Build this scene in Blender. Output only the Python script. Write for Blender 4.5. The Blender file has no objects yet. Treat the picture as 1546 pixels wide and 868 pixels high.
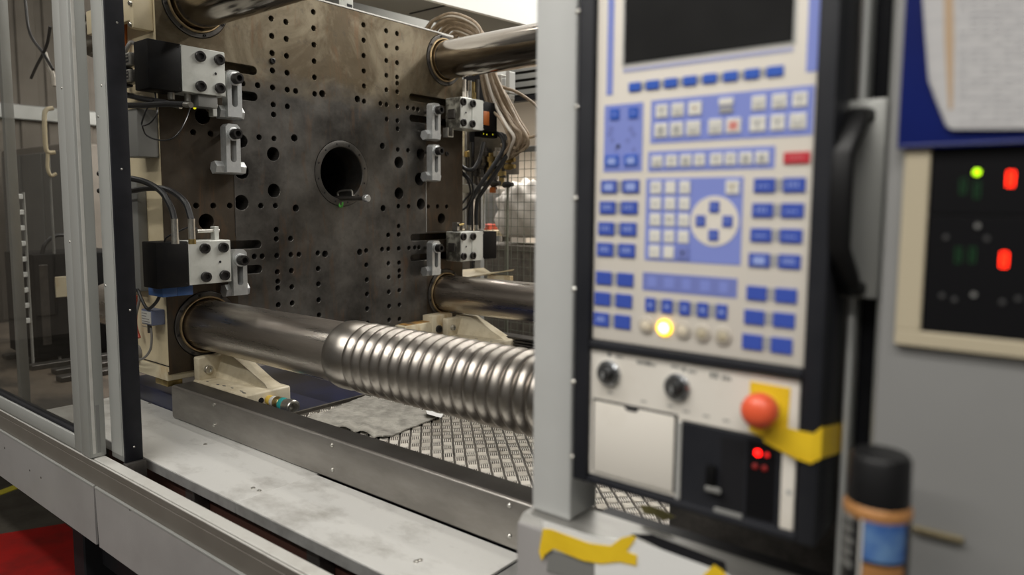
import bpy, bmesh, math, random
from mathutils import Vector, Matrix
from mathutils.geometry import delaunay_2d_cdt
random.seed(7)
S = bpy.context.scene
COL = S.collection

# ------------------------------------------------------------------ camera
F_PX, CX, CY = 1074.6, 771.9, 411.7           # focal length and optical axis, measured from the vanishing points
YAW, PIT, ROL = 0.89710634, 0.09407496, 0.00595745
CAM = Vector((2.66, 0.0, 1.6))
_f = Vector((-math.cos(YAW) * math.cos(PIT), math.sin(YAW) * math.cos(PIT), -math.sin(PIT)))
_r = _f.cross(Vector((0, 0, 1))).normalized()
_u = _r.cross(_f)
_c, _s = math.cos(ROL), math.sin(ROL)
_r, _u = _r * _c + _u * _s, _u * _c - _r * _s
cd = bpy.data.cameras.new('camera')
cam = bpy.data.objects.new('camera', cd)
COL.objects.link(cam)
cam.matrix_world = Matrix(((_r.x, _u.x, -_f.x, CAM.x), (_r.y, _u.y, -_f.y, CAM.y), (_r.z, _u.z, -_f.z, CAM.z), (0, 0, 0, 1)))
cd.sensor_width = 36
cd.lens = F_PX / 1546 * 36
cd.shift_x = (773 - CX) / 1546
cd.shift_y = -(434 - CY) / 1546
cd.clip_start = 0.02
cd.dof.use_dof = True
cd.dof.focus_distance = 2.55
cd.dof.aperture_fstop = 2.2
S.camera = cam

# ------------------------------------------------------------------ world, lamps, exposure
W = bpy.data.worlds.new('hall_light'); S.world = W; W.use_nodes = True
W.node_tree.nodes['Background'].inputs[0].default_value = (1.0, 0.96, 0.90, 1)
W.node_tree.nodes['Background'].inputs[1].default_value = 0.10
def area(name, loc, rot, sx, sy, power, col=(1, 0.965, 0.91)):
    l = bpy.data.lights.new(name, 'AREA'); l.shape = 'RECTANGLE'; l.size = sx; l.size_y = sy
    l.energy = power; l.color = col
    o = bpy.data.objects.new(name, l); COL.objects.link(o); o.location = loc; o.rotation_euler = rot
    return o
for _y in (-1.0, -2.6):
    area('aisle_strip_light', (1.8, _y, 4.4), (0.3, 0, 0), 6.0, 0.22, 138)
for _y in (2.3, 3.3, 4.2):
    area('machine_strip_light', (1.2, _y, 4.8), (0, 0, 0), 7.0, 0.12, 52)
area('rear_strip_light', (0.0, 5.4, 4.8), (0, 0, 0), 8.0, 0.5, 560)
area('left_strip_light', (-4.2, 1.5, 4.8), (0, 0, math.pi / 2), 6.0, 0.4, 60)
S.view_settings.view_transform = 'Standard'
S.view_settings.look = 'None'
S.view_settings.exposure = 0.0
S.view_settings.gamma = 1.0
S.view_settings.use_curve_mapping = False

# ------------------------------------------------------------------ measuring helpers
def U(px, py, ax, v):
    d = _f + _r * ((px - CX) / F_PX) - _u * ((py - CY) / F_PX)
    i = 'xyz'.index(ax)
    return CAM + d * ((v - CAM[i]) / d[i])
def pj(p):
    q = Vector(p) - CAM; z = q.dot(_f)
    return CX + F_PX * q.dot(_r) / z, CY - F_PX * q.dot(_u) / z

# ------------------------------------------------------------------ materials
MATS = {}
def mat(name, col, rough=0.5, metal=0.0, col2=None, scale=6.0, detail=4.0, stretch=(1, 1, 1), lo=0.4, hi=0.65,
        rvar=0.0, bump=0.0, bscale=40.0, emit=None, estr=0.0, coat=0.0, bstretch=None, spec=0.5):
    m = bpy.data.materials.new(name); m.use_nodes = True
    nt = m.node_tree; N = nt.nodes; L = nt.links
    b = N['Principled BSDF']
    b.inputs['Base Color'].default_value = (*col, 1)
    b.inputs['Roughness'].default_value = rough
    b.inputs['Metallic'].default_value = metal
    b.inputs['Coat Weight'].default_value = coat
    b.inputs['Specular IOR Level'].default_value = spec
    if emit:
        b.inputs['Emission Color'].default_value = (*emit, 1)
        b.inputs['Emission Strength'].default_value = estr
    if col2 or rvar or bump:
        tc = N.new('ShaderNodeTexCoord')
        mp = N.new('ShaderNodeMapping'); mp.inputs['Scale'].default_value = stretch
        L.new(tc.outputs['Object'], mp.inputs[0])
        no = N.new('ShaderNodeTexNoise'); no.inputs['Scale'].default_value = scale; no.inputs['Detail'].default_value = detail
        no.inputs['Roughness'].default_value = 0.62
        L.new(mp.outputs[0], no.inputs['Vector'])
        mr = N.new('ShaderNodeMapRange'); mr.inputs[1].default_value = lo; mr.inputs[2].default_value = hi
        L.new(no.outputs['Fac'], mr.inputs[0])
        if col2:
            mx = N.new('ShaderNodeMix'); mx.data_type = 'RGBA'
            mx.inputs[6].default_value = (*col, 1); mx.inputs[7].default_value = (*col2, 1)
            L.new(mr.outputs[0], mx.inputs[0]); L.new(mx.outputs[2], b.inputs['Base Color'])
        if rvar:
            m2 = N.new('ShaderNodeMapRange')
            m2.inputs[3].default_value = max(0.03, rough - rvar); m2.inputs[4].default_value = min(1, rough + rvar)
            L.new(mr.outputs[0], m2.inputs[0]); L.new(m2.outputs[0], b.inputs['Roughness'])
        if bump:
            n2 = N.new('ShaderNodeTexNoise'); n2.inputs['Scale'].default_value = bscale; n2.inputs['Detail'].default_value = 5
            if bstretch:
                mp2 = N.new('ShaderNodeMapping'); mp2.inputs['Scale'].default_value = bstretch
                L.new(tc.outputs['Object'], mp2.inputs[0]); L.new(mp2.outputs[0], n2.inputs['Vector'])
            else:
                L.new(tc.outputs['Object'], n2.inputs['Vector'])
            bp = N.new('ShaderNodeBump'); bp.inputs['Strength'].default_value = bump; bp.inputs['Distance'].default_value = 0.004
            L.new(n2.outputs['Fac'], bp.inputs['Height']); L.new(bp.outputs[0], b.inputs['Normal'])
    MATS[name] = m
    return m

def platen_mat():
    m = bpy.data.materials.new('worn_platen_steel'); m.use_nodes = True
    nt = m.node_tree; N = nt.nodes; L = nt.links; b = N['Principled BSDF']
    tc = N.new('ShaderNodeTexCoord')
    def noise(scale, detail, st=(1, 1, 1), dist=0.0):
        mp = N.new('ShaderNodeMapping'); mp.inputs['Scale'].default_value = st
        L.new(tc.outputs['Object'], mp.inputs[0])
        n = N.new('ShaderNodeTexNoise'); n.inputs['Scale'].default_value = scale; n.inputs['Detail'].default_value = detail
        n.inputs['Roughness'].default_value = 0.65; n.inputs['Distortion'].default_value = dist
        L.new(mp.outputs[0], n.inputs['Vector']); return n.outputs['Fac']
    def rng(v, a, c, o0=0.0, o1=1.0):
        r = N.new('ShaderNodeMapRange'); r.inputs[1].default_value = a; r.inputs[2].default_value = c
        r.inputs[3].default_value = o0; r.inputs[4].default_value = o1
        L.new(v, r.inputs[0]); return r.outputs[0]
    def mix(f, a, c):
        x = N.new('ShaderNodeMix'); x.data_type = 'RGBA'
        L.new(f, x.inputs[0])
        for k, v in ((6, a), (7, c)):
            if isinstance(v, tuple): x.inputs[k].default_value = (*v, 1)
            else: L.new(v, x.inputs[k])
        return x.outputs[2]
    def mul(a, c):
        x = N.new('ShaderNodeMath'); x.operation = 'MULTIPLY'; L.new(a, x.inputs[0])
        if isinstance(c, float): x.inputs[1].default_value = c
        else: L.new(c, x.inputs[1])
        return x.outputs[0]
    sep = N.new('ShaderNodeSeparateXYZ'); L.new(tc.outputs['Object'], sep.inputs[0])
    add = N.new('ShaderNodeMath'); add.operation = 'MULTIPLY_ADD'
    L.new(noise(5, 4, (1, 1, 2.5)), add.inputs[0]); add.inputs[1].default_value = 0.25; L.new(sep.outputs['Z'], add.inputs[2])
    band = rng(add.outputs[0], 1.2, 1.34)               # oil-browned upper band of the plate
    steel = mix(rng(noise(4.5, 6), 0.35, 0.65), (0.045, 0.042, 0.038), (0.142, 0.134, 0.122))
    brown = mix(rng(noise(3.6, 7, (1, 1, 1), .8), 0.44, 0.62), (0.105, 0.078, 0.043), (0.235, 0.198, 0.134))
    c = mix(mul(band, 0.85), steel, brown)
    strip = N.new('ShaderNodeMath'); strip.operation = 'SUBTRACT'; L.new(sep.outputs['Y'], strip.inputs[0]); strip.inputs[1].default_value = -0.538
    ls = rng(strip.outputs[0], 0.004, 0.0, 0.0, 1.0)          # unground oil-brown margin at the near side
    st2 = N.new('ShaderNodeMath'); st2.operation = 'SUBTRACT'; L.new(sep.outputs['Y'], st2.inputs[0]); st2.inputs[1].default_value = 0.532
    rs = rng(st2.outputs[0], 0.0, 0.004, 0.0, 1.0)
    lo_ = rng(sep.outputs['Z'], 1.19, 1.17, 0.0, 1.0)
    mx_ = N.new('ShaderNodeMath'); mx_.operation = 'MAXIMUM'; L.new(ls, mx_.inputs[0]); L.new(rs, mx_.inputs[1])
    c = mix(mul(mul(mx_.outputs[0], lo_), 0.75), c, (0.062, 0.045, 0.028))
    rust = mul(rng(noise(9, 6, (1, 2.5, 0.5), 1.0), 0.55, 0.72), 0.55)
    c = mix(rust, c, (0.15, 0.085, 0.045))
    dark = mul(rng(noise(28, 8), 0.56, 0.74), 0.5)
    c = mix(dark, c, (0.05, 0.045, 0.04))
    L.new(c, b.inputs['Base Color'])
    b.inputs['Metallic'].default_value = 0.75
    L.new(rng(noise(7, 6), 0.3, 0.7, 0.34, 0.58), b.inputs['Roughness'])
    bp = N.new('ShaderNodeBump'); bp.inputs['Strength'].default_value = 0.12; bp.inputs['Distance'].default_value = 0.003
    L.new(noise(60, 5), bp.inputs['Height']); L.new(bp.outputs[0], b.inputs['Normal'])
    return m
M_PLATEN = platen_mat()
M_BAR = mat('polished_bar_steel', (0.62, 0.575, 0.52), 0.32, 1.0, (0.40, 0.35, 0.305), 5, 6, (0.5, 5, 5), 0.35, 0.68, 0.09, 0.05, 30, bstretch=(0.3, 6, 6))
M_BARSHINY = mat('mirror_bar_steel', (0.50, 0.455, 0.40), 0.15, 1.0, (0.34, 0.30, 0.26), 5, 6, (0.5, 5, 5), 0.35, 0.68, 0.05, 0.06, 30, bstretch=(0.3, 8, 8))
M_THREAD = mat('ground_thread_steel', (0.38, 0.35, 0.315), 0.34, 1.0, (0.31, 0.285, 0.255), 8, 4, rvar=0.05)
M_BRONZE = mat('bronze_ring', (0.50, 0.38, 0.22), 0.45, 0.8, (0.36, 0.26, 0.14), 30, 3)
M_DARKSTEEL = mat('oiled_dark_steel', (0.07, 0.065, 0.06), 0.42, 0.7, (0.12, 0.11, 0.10), 14, 4)
M_WHITEBLK = mat('nickelled_block', (0.60, 0.61, 0.57), 0.42, 0.25, (0.46, 0.47, 0.43), 9, 5, lo=0.45, hi=0.7)
M_DIRTYBLK = mat('oily_block_side', (0.40, 0.39, 0.33), 0.4, 0.3, (0.09, 0.085, 0.07), 16, 6, lo=0.42, hi=0.58)
M_BLACKCOV = mat('black_cover', (0.004, 0.004, 0.0045), 0.5, 0.0, (0.007, 0.0065, 0.006), 20, 3, spec=0.15)
M_SCREW = mat('black_oxide', (0.035, 0.033, 0.032), 0.36, 0.6)
M_STEEL = mat('clamp_steel', (0.60, 0.615, 0.61), 0.38, 0.55, (0.46, 0.47, 0.47), 20, 4, rvar=0.08)
M_SHINY = mat('zinc_fitting', (0.58, 0.57, 0.53), 0.3, 0.9, (0.42, 0.40, 0.36), 40, 3)
M_BRASS = mat('brass_fitting', (0.42, 0.32, 0.13), 0.35, 0.9, (0.26, 0.19, 0.08), 30, 3)
M_CREAM = mat('cream_paint', (0.66, 0.57, 0.39), 0.45, 0.0, (0.56, 0.47, 0.30), 7, 6, lo=0.42, hi=0.72, bump=0.05)
M_CREAMDIRTY = mat('stained_cream_paint', (0.64, 0.57, 0.41), 0.42, 0.0, (0.42, 0.27, 0.10), 9, 6, (1, 1, 0.5), 0.52, 0.74)
M_CASTCREAM = mat('cast_cream_paint', (0.66, 0.59, 0.44), 0.42, 0.0, (0.46, 0.39, 0.26), 12, 6, lo=0.45, hi=0.72, bump=0.25, bscale=25)
M_CHIP = mat('bare_chip', (0.05, 0.055, 0.075), 0.5, 0.2)
M_NAVY = mat('navy_paint', (0.010, 0.015, 0.050), 0.35, 0.0, (0.006, 0.008, 0.022), 8, 5)
M_BLUE = mat('blue_paint', (0.03, 0.09, 0.26), 0.4)
M_RUBBER = mat('black_hose_rubber', (0.014, 0.014, 0.015), 0.38)
M_SEAL = mat('black_door_seal', (0.009, 0.0095, 0.012), 0.5, 0.0, (0.014, 0.0145, 0.018), 10, 4, spec=0.2)
M_CABLE = mat('beige_cable', (0.31, 0.24, 0.165), 0.45, 0.0, (0.22, 0.165, 0.11), 30, 3)
M_CABLEPALE = mat('pale_cable', (0.62, 0.57, 0.50), 0.42)
M_GREYCABLE = mat('grey_cable', (0.20, 0.19, 0.18), 0.5)
M_ALU = mat('painted_aluminium', (0.40, 0.405, 0.385), 0.42, 0.35, (0.35, 0.355, 0.335), 3, 4, (1, 1, 0.4), rvar=0.04)
M_ALUWHITE = mat('pale_track_metal', (0.62, 0.61, 0.57), 0.38, 0.3, (0.50, 0.48, 0.44), 14, 5, lo=0.5, hi=0.75)
M_SILL = mat('sill_metal', (0.155, 0.14, 0.12), 0.5, 0.2, (0.13, 0.115, 0.098), 3, 5)
M_SKIRT = mat('skirt_paint', (0.33, 0.318, 0.312), 0.42, 0.15, (0.285, 0.272, 0.266), 3, 5)
M_LEDGE = mat('scuffed_ledge_paint', (0.66, 0.655, 0.625), 0.36, 0.15, (0.30, 0.285, 0.255), 6.5, 12, (1, 1.6, 1), 0.50, 0.82, 0.06, 0.08, 90)
M_LEDGEEDGE = mat('ledge_edge_metal', (0.33, 0.33, 0.32), 0.4, 0.4, (0.24, 0.24, 0.23), 12, 5)
M_CHANNEL = mat('brushed_channel_steel', (0.30, 0.282, 0.258), 0.38, 0.7, (0.22, 0.205, 0.185), 5, 6, (0.6, 1, 2.0), rvar=0.06, bump=0.03, bscale=120)
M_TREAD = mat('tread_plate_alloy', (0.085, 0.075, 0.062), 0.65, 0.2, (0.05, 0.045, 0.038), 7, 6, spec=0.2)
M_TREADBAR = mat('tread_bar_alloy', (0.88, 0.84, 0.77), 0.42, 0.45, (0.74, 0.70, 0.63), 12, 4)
M_RAG = mat('grey_rag', (0.33, 0.315, 0.275), 0.85, 0.0, (0.20, 0.19, 0.165), 22, 9, bump=1.0, bscale=45)
M_PAPER = mat('white_paper', (0.72, 0.72, 0.70), 0.75)
M_HOODWHITE = mat('hood_white_paint', (0.78, 0.79, 0.77), 0.45)
M_HOODGREY = mat('hood_grey_underside', (0.20, 0.20, 0.185), 0.6)
M_WALL = mat('beige_hall_wall', (0.64, 0.55, 0.44), 0.8, 0.0, (0.58, 0.49, 0.39), 2, 3)
M_WALLGREY = mat('grey_hall_wall', (0.22, 0.195, 0.165), 0.8, 0.0, (0.17, 0.15, 0.125), 2, 3)
M_FLOOR = mat('concrete_floor', (0.075, 0.068, 0.054), 0.55, 0.0, (0.045, 0.04, 0.032), 4, 8, rvar=0.1, spec=0.3)
M_RED = mat('red_floor_paint', (0.27, 0.011, 0.009), 0.5, 0.0, (0.17, 0.012, 0.010), 6, 6, spec=0.2)
M_YELLOWLINE = mat('yellow_line_paint', (0.60, 0.52, 0.05), 0.5)
M_WIRE = mat('guard_wire', (0.16, 0.165, 0.13), 0.5, 0.3)
M_GREYBOX = mat('grey_enclosure', (0.20, 0.20, 0.19), 0.5, 0.1)
M_CRATE = mat('grey_crate', (0.17, 0.15, 0.125), 0.7, 0.0, (0.12, 0.105, 0.09), 20, 4)
M_SACK = mat('white_sack', (0.74, 0.69, 0.63), 0.75, 0.0, (0.60, 0.55, 0.49), 10, 5, bump=0.6, bscale=14)
M_REDBOX = mat('red_plastic', (0.45, 0.06, 0.03), 0.45)
M_ORANGE = mat('orange_plastic', (0.30, 0.075, 0.006), 0.5)
M_POST = mat('pale_grey_post', (0.63, 0.64, 0.625), 0.4, 0.2, (0.57, 0.58, 0.565), 3, 4)
M_SENSORBLUE = mat('blue_grey_sensor', (0.12, 0.14, 0.22), 0.45)
M_LABEL = mat('printed_label', (0.50, 0.49, 0.46), 0.6)
M_INK = mat('dark_ink', (0.012, 0.012, 0.014), 0.6, spec=0.2)
M_TEAL = mat('teal_collar', (0.02, 0.26, 0.25), 0.4)
M_YELLOWCOL = mat('yellow_collar', (0.55, 0.38, 0.06), 0.45)
M_GREEN = mat('green_ring', (0.08, 0.34, 0.05), 0.5)
M_FACE = mat('cream_face_plate', (0.72, 0.675, 0.605), 0.5, 0.0, (0.69, 0.645, 0.57), 5, 3)
M_FACELOW = mat('cream_lower_plate', (0.70, 0.665, 0.60), 0.5, 0.0, (0.62, 0.58, 0.51), 9, 5, lo=0.5, hi=0.75)
M_BEZEL = mat('charcoal_housing', (0.014, 0.015, 0.019), 0.5, 0.0, (0.020, 0.021, 0.025), 8, 3, spec=0.25)
M_SCREEN = mat('dark_screen', (0.013, 0.013, 0.013), 0.22, 0.0, (0.02, 0.02, 0.02), 5, 3, spec=0.3)
M_FIELD = mat('printed_blue_field', (0.205, 0.255, 0.62), 0.5)
M_STRIPE = mat('pale_blue_stripe', (0.36, 0.38, 0.56), 0.5)
M_SLATE = mat('slate_blue_print', (0.165, 0.20, 0.50), 0.5)
M_KEYBLUE = mat('blue_key', (0.042, 0.085, 0.42), 0.45)
M_KEYBRIGHT = mat('bright_blue_key', (0.03, 0.105, 0.50), 0.45)
M_KEYWHITE = mat('white_key', (0.70, 0.685, 0.63), 0.5)
M_KEYRED = mat('red_key', (0.52, 0.03, 0.045), 0.45)
M_KEYGREY = mat('grey_key_gap', (0.33, 0.33, 0.335), 0.55)
M_PALEINK = mat('pale_blue_ink', (0.30, 0.38, 0.70), 0.5)
M_LAMPOFF = mat('unlit_lamp_ring', (0.46, 0.42, 0.36), 0.4)
M_LAMPCAP = mat('unlit_lamp_lens', (0.66, 0.59, 0.46), 0.35)
M_LAMPON = mat('lit_amber_lens', (1, 0.6, 0.05), 0.4, emit=(1.0, 0.56, 0.0), estr=2.6)
M_LAMPHOT = mat('lit_lamp_core', (1, 0.9, 0.5), 0.4, emit=(1.0, 0.86, 0.36), estr=5.0)
M_LEDRED = mat('lit_red_led', (0.6, 0.01, 0.01), 0.4, emit=(1.0, 0.006, 0.004), estr=6.0)
M_DIGITRED = mat('lit_red_digit', (0.5, 0.01, 0.006), 0.4, emit=(1.0, 0.022, 0.004), estr=5.5)
M_LEDDIM = mat('dim_red_led', (0.12, 0.01, 0.01), 0.4, emit=(1.0, 0.03, 0.02), estr=0.10)
M_LEDDIM2 = mat('half_lit_red_led', (0.3, 0.01, 0.01), 0.4, emit=(1.0, 0.008, 0.006), estr=0.9)
M_LEDGREEN = mat('lit_green_led', (0.3, 0.6, 0.02), 0.4, emit=(0.42, 0.8, 0.0), estr=3.2)
M_LEDYEL = mat('lit_yellow_led', (0.6, 0.5, 0.02), 0.4, emit=(0.8, 0.75, 0.02), estr=0.8)
M_DIGITDIM = mat('unlit_green_digit', (0.012, 0.075, 0.022), 0.4)
M_ESTOP = mat('red_orange_button', (0.76, 0.105, 0.04), 0.42, 0.0, coat=0.15)
M_TAPE = mat('yellow_tape', (0.78, 0.53, 0.02), 0.45, 0.0, (0.70, 0.46, 0.015), 12, 3)
M_CHROME = mat('satin_chrome', (0.55, 0.57, 0.60), 0.25, 1.0)
M_KNOB = mat('dark_lock_barrel', (0.05, 0.05, 0.05), 0.3, 0.5)
M_GREYTRIM = mat('grey_trim', (0.42, 0.42, 0.40), 0.45, 0.2)
M_HANDLE = mat('black_pull_handle', (0.006, 0.006, 0.0065), 0.42, spec=0.3)
M_CABINET = mat('grey_cabinet_paint', (0.245, 0.245, 0.24), 0.42, 0.1, (0.225, 0.225, 0.22), 3, 4)
M_BEIGEFRAME = mat('beige_frame', (0.44, 0.385, 0.275), 0.5)
M_CONTROLLER = mat('black_controller', (0.005, 0.005, 0.006), 0.4, spec=0.2)
M_BUTTON = mat('dark_grey_button', (0.05, 0.05, 0.05), 0.5)
M_HOLDER = mat('navy_document_holder', (0.003, 0.010, 0.105), 0.34, 0.0, (0.003, 0.008, 0.08), 6, 3, spec=0.25)
M_PAPERRIGHT = mat('grey_printed_paper', (0.46, 0.455, 0.455), 0.75, 0.0, (0.42, 0.415, 0.42), 30, 2, (0.3, 1, 8))
M_TANSTRIPE = mat('tan_stripe', (0.42, 0.30, 0.19), 0.7)
M_CANBODY = mat('black_can', (0.008, 0.008, 0.009), 0.35, 0.0, spec=0.3)
M_CANRING = mat('orange_can_ring', (0.40, 0.19, 0.065), 0.4, 0.2)
M_CANLABEL = mat('blue_can_label', (0.02, 0.08, 0.30), 0.4, 0.0, (0.16, 0.29, 0.46), 22, 4)
def glass_mat():
    m = bpy.data.materials.new('tinted_door_glass'); m.use_nodes = True
    nt = m.node_tree; nt.nodes.clear()
    o = nt.nodes.new('ShaderNodeOutputMaterial'); mx = nt.nodes.new('ShaderNodeMixShader')
    t = nt.nodes.new('ShaderNodeBsdfTransparent'); t.inputs[0].default_value = (0.80, 0.80, 0.79, 1)
    g = nt.nodes.new('ShaderNodeBsdfGlossy'); g.inputs['Roughness'].default_value = 0.02
    fr = nt.nodes.new('ShaderNodeFresnel'); fr.inputs[0].default_value = 1.45
    ge = nt.nodes.new('ShaderNodeNewGeometry'); iv = nt.nodes.new('ShaderNodeMath'); iv.operation = 'SUBTRACT'; iv.inputs[0].default_value = 1.0
    nt.links.new(ge.outputs['Backfacing'], iv.inputs[1]); ml = nt.nodes.new('ShaderNodeMath'); ml.operation = 'MULTIPLY'
    nt.links.new(fr.outputs[0], ml.inputs[0]); nt.links.new(iv.outputs[0], ml.inputs[1])
    nt.links.new(ml.outputs[0], mx.inputs[0]); nt.links.new(t.outputs[0], mx.inputs[1]); nt.links.new(g.outputs[0], mx.inputs[2])
    nt.links.new(mx.outputs[0], o.inputs[0])
    return m
M_GLASS = glass_mat()

# ------------------------------------------------------------------ mesh helpers
class MB:
    def __init__(s): s.v = []; s.f = []
    def add(s, vs, fs):
        n = len(s.v); s.v += [tuple(p) for p in vs]; s.f += [tuple(i + n for i in f) for f in fs]; return s
    def box(s, lo, hi, bev=0.0, seg=2):
        lo, hi = [min(a, b) for a, b in zip(lo, hi)], [max(a, b) for a, b in zip(lo, hi)]
        if bev <= 0:
            x0, y0, z0 = lo; x1, y1, z1 = hi
            return s.add([(x0, y0, z0), (x1, y0, z0), (x1, y1, z0), (x0, y1, z0), (x0, y0, z1), (x1, y0, z1), (x1, y1, z1), (x0, y1, z1)],
                         [(3, 2, 1, 0), (4, 5, 6, 7), (0, 1, 5, 4), (1, 2, 6, 5), (2, 3, 7, 6), (3, 0, 4, 7)])
        bm = bmesh.new(); bmesh.ops.create_cube(bm, size=1)
        for v in bm.verts:
            v.co = Vector([(lo[i] + hi[i]) / 2 + v.co[i] * (hi[i] - lo[i]) for i in range(3)])
        bmesh.ops.bevel(bm, geom=bm.edges[:], offset=bev, segments=seg, affect='EDGES', profile=0.5)
        bm.verts.index_update()
        s.add([v.co[:] for v in bm.verts], [[v.index for v in f.verts] for f in bm.faces]); bm.free(); return s
    def prism(s, pts, ax, a0, a1):
        """pts: outline in the two other axes (in xyz order), extruded along axis ax from a0 to a1"""
        def P(p, a):
            q = list(p); q.insert('xyz'.index(ax), a); return q
        n = len(pts)
        vs = [P(p, a0) for p in pts] + [P(p, a1) for p in pts]
        fs = [tuple(range(n)), tuple(range(2 * n - 1, n - 1, -1))] + [(i, (i + 1) % n, n + (i + 1) % n, n + i) for i in range(n)]
        return s.add(vs, fs)
    def lathe(s, p0, d, prof, n=20, caps=True):
        """prof: list of (distance along d, radius)"""
        d = Vector(d).normalized(); p0 = Vector(p0)
        a = d.orthogonal().normalized(); b = d.cross(a)
        vs = []; fs = []
        for t, r in prof:
            for k in range(n):
                w = 2 * math.pi * k / n
                vs.append(p0 + d * t + (a * math.cos(w) + b * math.sin(w)) * max(r, 1e-5))
        for i in range(len(prof) - 1):
            for k in range(n):
                k2 = (k + 1) % n
                fs.append((i * n + k, i * n + k2, (i + 1) * n + k2, (i + 1) * n + k))
        if caps:
            fs.append(tuple(range(n - 1, -1, -1))); m = (len(prof) - 1) * n; fs.append(tuple(range(m, m + n)))
        return s.add(vs, fs)
    def cyl(s, p0, p1, r, r1=None, n=20):
        p0 = Vector(p0); p1 = Vector(p1); d = p1 - p0
        return s.lathe(p0, d, [(0, r), (d.length, r if r1 is None else r1)], n)
    def tube(s, pts, r, n=8, sub=6):
        P = [Vector(p) for p in pts]
        if len(P) > 2 and sub > 1:
            Q = []
            E = [P[0] * 2 - P[1]] + P + [P[-1] * 2 - P[-2]]
            for i in range(1, len(E) - 2):
                p0, p1, p2, p3 = E[i - 1], E[i], E[i + 1], E[i + 2]
                for k in range(sub):
                    t = k / sub
                    Q.append(0.5 * (2 * p1 + (p2 - p0) * t + (2 * p0 - 5 * p1 + 4 * p2 - p3) * t * t + (3 * p1 - p0 - 3 * p2 + p3) * t ** 3))
            Q.append(P[-1]); P = Q
        vs = []; fs = []; a = None
        for i, p in enumerate(P):
            t = (P[min(i + 1, len(P) - 1)] - P[max(i - 1, 0)]).normalized()
            a = t.orthogonal().normalized() if a is None else (a - t * a.dot(t)).normalized()
            b = t.cross(a)
            for k in range(n):
                w = 2 * math.pi * k / n
                vs.append(p + (a * math.cos(w) + b * math.sin(w)) * r)
        for i in range(len(P) - 1):
            for k in range(n):
                k2 = (k + 1) % n
                fs.append((i * n + k, i * n + k2, (i + 1) * n + k2, (i + 1) * n + k))
        m = (len(P) - 1) * n
        fs += [tuple(range(n - 1, -1, -1)), tuple(range(m, m + n))]
        return s.add(vs, fs)
    def build(s, name, m, parent=None, smooth=35, loc=None, kind=None, label=None):
        org = Vector(loc) if loc is not None else (world_of(parent) if parent else Vector((0, 0, 0)))
        me = bpy.data.meshes.new(name)
        me.from_pydata([tuple(Vector(p) - org) for p in s.v], [], s.f)
        bm = bmesh.new(); bm.from_mesh(me)
        bmesh.ops.recalc_face_normals(bm, faces=bm.faces[:])
        bm.to_mesh(me); bm.free()
        if smooth:
            me.shade_smooth(); me.set_sharp_from_angle(angle=math.radians(smooth))
        me.materials.append(m)
        o = bpy.data.objects.new(name, me); COL.objects.link(o)
        if parent: o.parent = parent; o.location = org - world_of(parent)
        else: o.location = org
        if kind: o['kind'] = kind
        if label: o['label'] = label
        return o
def world_of(o):
    p = Vector((0, 0, 0))
    while o: p += o.location; o = o.parent
    return p
def tag(o, label, cat, group=None):
    o['label'] = label; o['category'] = cat
    if group: o['group'] = group
    return o
def thing(name, label, cat, loc, group=None):
    o = bpy.data.objects.new(name, None); COL.objects.link(o); o.location = loc; o.empty_display_size = 0.05
    return tag(o, label, cat, group)
def struct(o): o['kind'] = 'structure'; return o

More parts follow.
